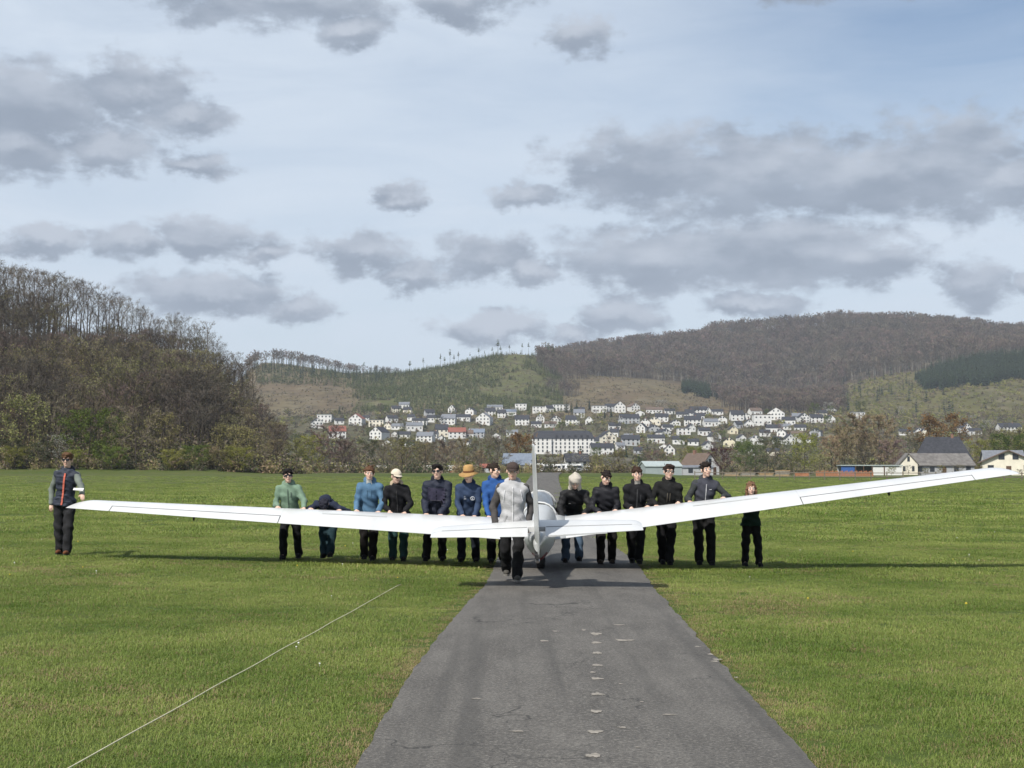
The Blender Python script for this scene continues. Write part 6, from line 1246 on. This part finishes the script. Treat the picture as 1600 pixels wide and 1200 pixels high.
def crowd():
    BLK = (.013, .013, .015); NAVY = (.018, .026, .052); BLUE = (.085, .165, .26)
    def near(px, dy=.42): return le_world(px).y + dy
    e, d = person(103, 25.75, 1.83, 'man in navy quilted vest and sunglasses walking at the left wing tip', lean=1, hands=(None, W(127, .25)), hang={-1: (-.09, -.04, .03)}, feet=((-.10, .12), (.09, -.10)), jacket=(.032, .038, .055), sleeve=(.15, .17, .15), kind='puffer', trouser=(.022, .022, .024), shoe=(.13, .05, .022), hair=(.10, .055, .03), hairlen='thick', glasses='sun', hood=(.03, .034, .045), zipc=((.50, .13, .09), .030), smile=True, bulk=.6,
        extra=tuple(('strip', 'quilt_seam', -.085, t, .085, t, .006, (.018, .021, .032)) for t in np.linspace(.01, .25, 9)))
    # slip of paper in his hand
    h = Vector(d['O'] + d['wr'][1]); tag(MB().add([(-.10, 0, 0), (.08, -.02, -.01), (.09, .01, .03), (-.09, .02, .035), (-.10, .004, .001), (.08, -.016, -.009), (.09, .014, .031), (-.09, .024, .036)], [(0, 1, 2, 3), (7, 6, 5, 4), (0, 4, 5, 1), (1, 5, 6, 2), (2, 6, 7, 3), (3, 7, 4, 0)]).build('paper_slip', mat('paper', (.75, .74, .72), .8), loc=h + Vector((-.04, -.09, .07))), 'small white paper slip held by the man at the left wing tip', 'paper')
    person(454, near(454), 1.60, 'boy in sage green jacket with black hair and sunglasses', lean=16, hp=-4, hy=8, hr=-5, hands=(W(433), W(475)), jacket=(.16, .235, .17), trouser=BLK, hair=(.012, .010, .010), hairlen='thick', glasses='sun', hood=(.17, .245, .18), zipc=((.09, .13, .10), .014), feet=((-.10, -.06), (.13, .22, .02)), bulk=1.25, smile=True, wide=1.08, extra=(('strip', 'pocket_zip', .035, .19, .036, .255, .012, (.08, .11, .09)),))
    person(512, near(512, .50), 1.66, 'child in dark navy bent over behind the left wing, face hidden', lean=72, hp=105, hands=(W(485), W(532)), jacket=(.022, .028, .050), trouser=(.018, .040, .050), hair=(.02, .02, .03), hood=(.022, .028, .05), feet=((-.06, .05), (.06, -.02)), hipy=.30)
    person(577, near(577), 1.69, 'brown haired boy in plain blue hoodie', lean=20, hp=4, hy=6, hr=6, hands=(W(557), W(592)), jacket=BLUE, trouser=(.016, .014, .014), hair=(.10, .052, .030), hairlen='fringe', hood=(.095, .18, .28), feet=((-.09, .24, .03), (.08, -.10)), undershirt=(.55, .54, .50), bulk=1.15, extra=(('strip', 'drawstring', -.022, .17, -.018, .27, .007, (.11, .20, .30)), ('strip', 'drawstring', .022, .17, .018, .27, .007, (.11, .20, .30))))
    person(623, near(623), 1.66, 'boy in black hoodie with cream cap, looking to the right', lean=25, hp=14, hy=38, hands=(W(609), W(634)), jacket=BLK, trouser=(.030, .070, .068), hair=(.05, .035, .025), hood=(.42, .34, .24), hat=('cap', (.62, .55, .44)), glasses='sun', feet=((-.10, .10), (.10, -.10)), zipc=((.05, .05, .05), .012))
    person(682, near(682), 1.76, 'boy in navy puffer jacket with paler chest panel and sunglasses', lean=25, hp=-2, hy=-8, hr=-4, hands=(W(664), W(689)), jacket=(.020, .024, .040), kind='puffer', trouser=(.014, .014, .014), hair=(.012, .010, .010), hairlen='thick', glasses='sun', hood=(.016, .018, .028), feet=((-.17, -.14), (.10, .18, .02)), bulk=1.45, wide=1.08, zipc=((.012, .014, .024), .02), extra=tuple(('strip', 'chest_panel', -.085, t, .085, t, .045, (.055, .052, .085)) for t in (.165, .19, .215, .24, .262)) + (('strip', 'seam', -.088, .148, .088, .148, .012, (.09, .085, .11)),))
    person(732, near(732), 1.72, 'boy in navy hoodie with white chest print and tan straw hat', lean=29, hp=10, hy=-24, hands=(W(722), W(742)), jacket=(.035, .055, .105), trouser=(.016, .020, .030), hair=(.16, .09, .045), hood=(.03, .048, .09), hat=('straw', (.40, .245, .10), (.13, .060, .025)), feet=((-.12, -.10), (.13, .12, .01)), smile=True, extra=(('ring', .042, .20, .033, (.60, .62, .66)), ('text', -.045, .208, .036, 'III', (.60, .62, .66)), ('text', -.045, .185, .036, 'ISS', (.60, .62, .66))))
    person(777, near(790), 1.78, 'man in royal blue jacket half hidden behind the man in the grey cap', lean=22, hp=4, hy=48, hands=(W(762), W(800)), jacket=(.030, .090, .27), trouser=BLK, hair=(.025, .018, .014), hood=(.02, .05, .15), feet=((-.10, .08), (.10, .0)))
    person(801, 20.85, 1.73, 'man in light grey zip hoodie with dark sleeves and brown cap beside the tail', lean=3, hp=8, hy=-3, hr=4, hang={-1: (-.075, -.02, .02), 1: (.05, .05, .03)}, feet=((-.085, .26, .10), (.06, -.26)), jacket=(.40, .40, .41), sleeve=(.070, .065, .064), trouser=(.014, .014, .015), shoe=(.075, .070, .062), sole=(.22, .21, .19), hair=(.05, .035, .025), hat=('cap', (.060, .044, .040)), hood=(.46, .46, .48), undershirt=(.11, .020, .025), zipc=((.62, .62, .62), .012), smile=True, bulk=1.25, wide=1.05,
        extra=(('strip', 'pocket_edge', -.075, .005, -.045, .055, .007, (.27, .27, .28)), ('strip', 'pocket_edge', .075, .005, .045, .055, .007, (.27, .27, .28)), ('strip', 'piping', -.080, .17, -.066, .26, .008, (.60, .60, .61)), ('strip', 'piping', .080, .17, .066, .26, .008, (.60, .60, .61))))
    person(895, near(895, .5), 1.74, 'person bent forward with raised cream hood and black jacket in jeans', lean=46, hp=34, hands=(W(877), W(915)), jacket=(.016, .016, .017), kind='puffer', trouser=(.075, .115, .17), hair=(.02, .02, .02), hood=(.46, .42, .36), hat='hooded', feet=((-.13, .14), (.10, -.02)), hipy=.28, wide=1.08, extra=(('text', -.05, .20, .03, '—', (.6, .6, .6)),))
    person(947, near(947), 1.68, 'dark haired boy in black padded jacket looking down, right of the hooded one', lean=26, hp=22, hy=14, hr=12, hands=(W(934), W(962)), jacket=(.017, .017, .021), kind='puffer', trouser=(.018, .016, .015), shoe=(.055, .04, .03), hair=(.018, .013, .012), hairlen='fringe', hood=(.02, .019, .022), feet=((-.11, -.08), (.10, .14, .02)), smile=True, bulk=1.1)
    person(993, near(993), 1.73, 'boy in black zipped softshell with a fringe, third right of the fuselage', lean=20, hp=2, hands=(W(985), W(1012)), jacket=(.014, .014, .016), trouser=BLK, hair=(.040, .022, .016), hairlen='fringe', undershirt=(.35, .33, .30), feet=((-.05, .24, .04), (.03, -.16)), zipc=((.055, .055, .058), .022), smile=True, bulk=1.2, wide=1.05, extra=(('strip', 'pocket_zip', .036, .15, .034, .225, .014, (.05, .05, .055)),))
    person(1040, near(1040), 1.76, 'boy in black hoodie with glasses smiling', lean=14, hp=-2, hy=10, hr=5, hands=(W(1024), W(1061)), jacket=(.014, .014, .014), trouser=BLK, hair=(.035, .022, .018), hairlen='thick', glasses='clear', hood=(.013, .013, .013), feet=((-.05, .14, .02), (.04, -.10)), smile=True, bulk=1.2, wide=1.04, extra=(('strip', 'drawstring', -.010, .13, -.010, .22, .008, (.16, .14, .11)), ('strip', 'drawstring', .016, .14, .016, .22, .008, (.16, .14, .11))))
    person(1098, near(1100), 1.80, 'tall boy in blue grey vest with white zip and dark sleeves', lean=11, hp=-1, hy=12, hr=-6, hands=(W(1076), W(1130)), jacket=(.050, .052, .066), sleeve=(.040, .044, .044), trouser=(.013, .013, .014), hair=(.022, .016, .014), hairlen='thick', hood=(.042, .046, .05), feet=((-.07, .06), (.12, -.08)), zipc=((.45, .45, .46), .013), smile=True, bulk=1.0, extra=(('strip', 'chest_print', .032, .235, .055, .238, .008, (.55, .55, .55)),))
    person(1172, near(1172, .30), 1.45, 'small fair haired child in dark green jacket behind the right wing', lean=3, hp=2, hy=-3, hands=((le_world(1146).x, le_world(1146).y - .25, le_world(1146).z - .20), (le_world(1197).x, le_world(1197).y - .25, le_world(1197).z - .20)), jacket=(.014, .034, .028), trouser=(.012, .012, .014), hair=(.17, .095, .055), hairlen='long', hood=(.02, .024, .024), feet=((-.10, .08), (.12, -.08)), bulk=1.0)
crowd()
# ------------------------------------------------------------------ air
def haze():
    m = bpy.data.materials.new('haze'); m.use_nodes = True; nt = m.node_tree; nt.nodes.clear()
    o = nt.nodes.new('ShaderNodeOutputMaterial'); v = nt.nodes.new('ShaderNodeVolumePrincipled')
    v.inputs['Color'].default_value = (0.80, 0.88, 1.0, 1); v.inputs['Density'].default_value = 0.000085; v.inputs['Anisotropy'].default_value = 0.0
    nt.links.new(v.outputs[0], o.inputs['Volume'])
    b = MB().box(-2800, 2800, -120, 5200, -60, 345).build('haze', m); tag(b, kind='stuff')
haze()
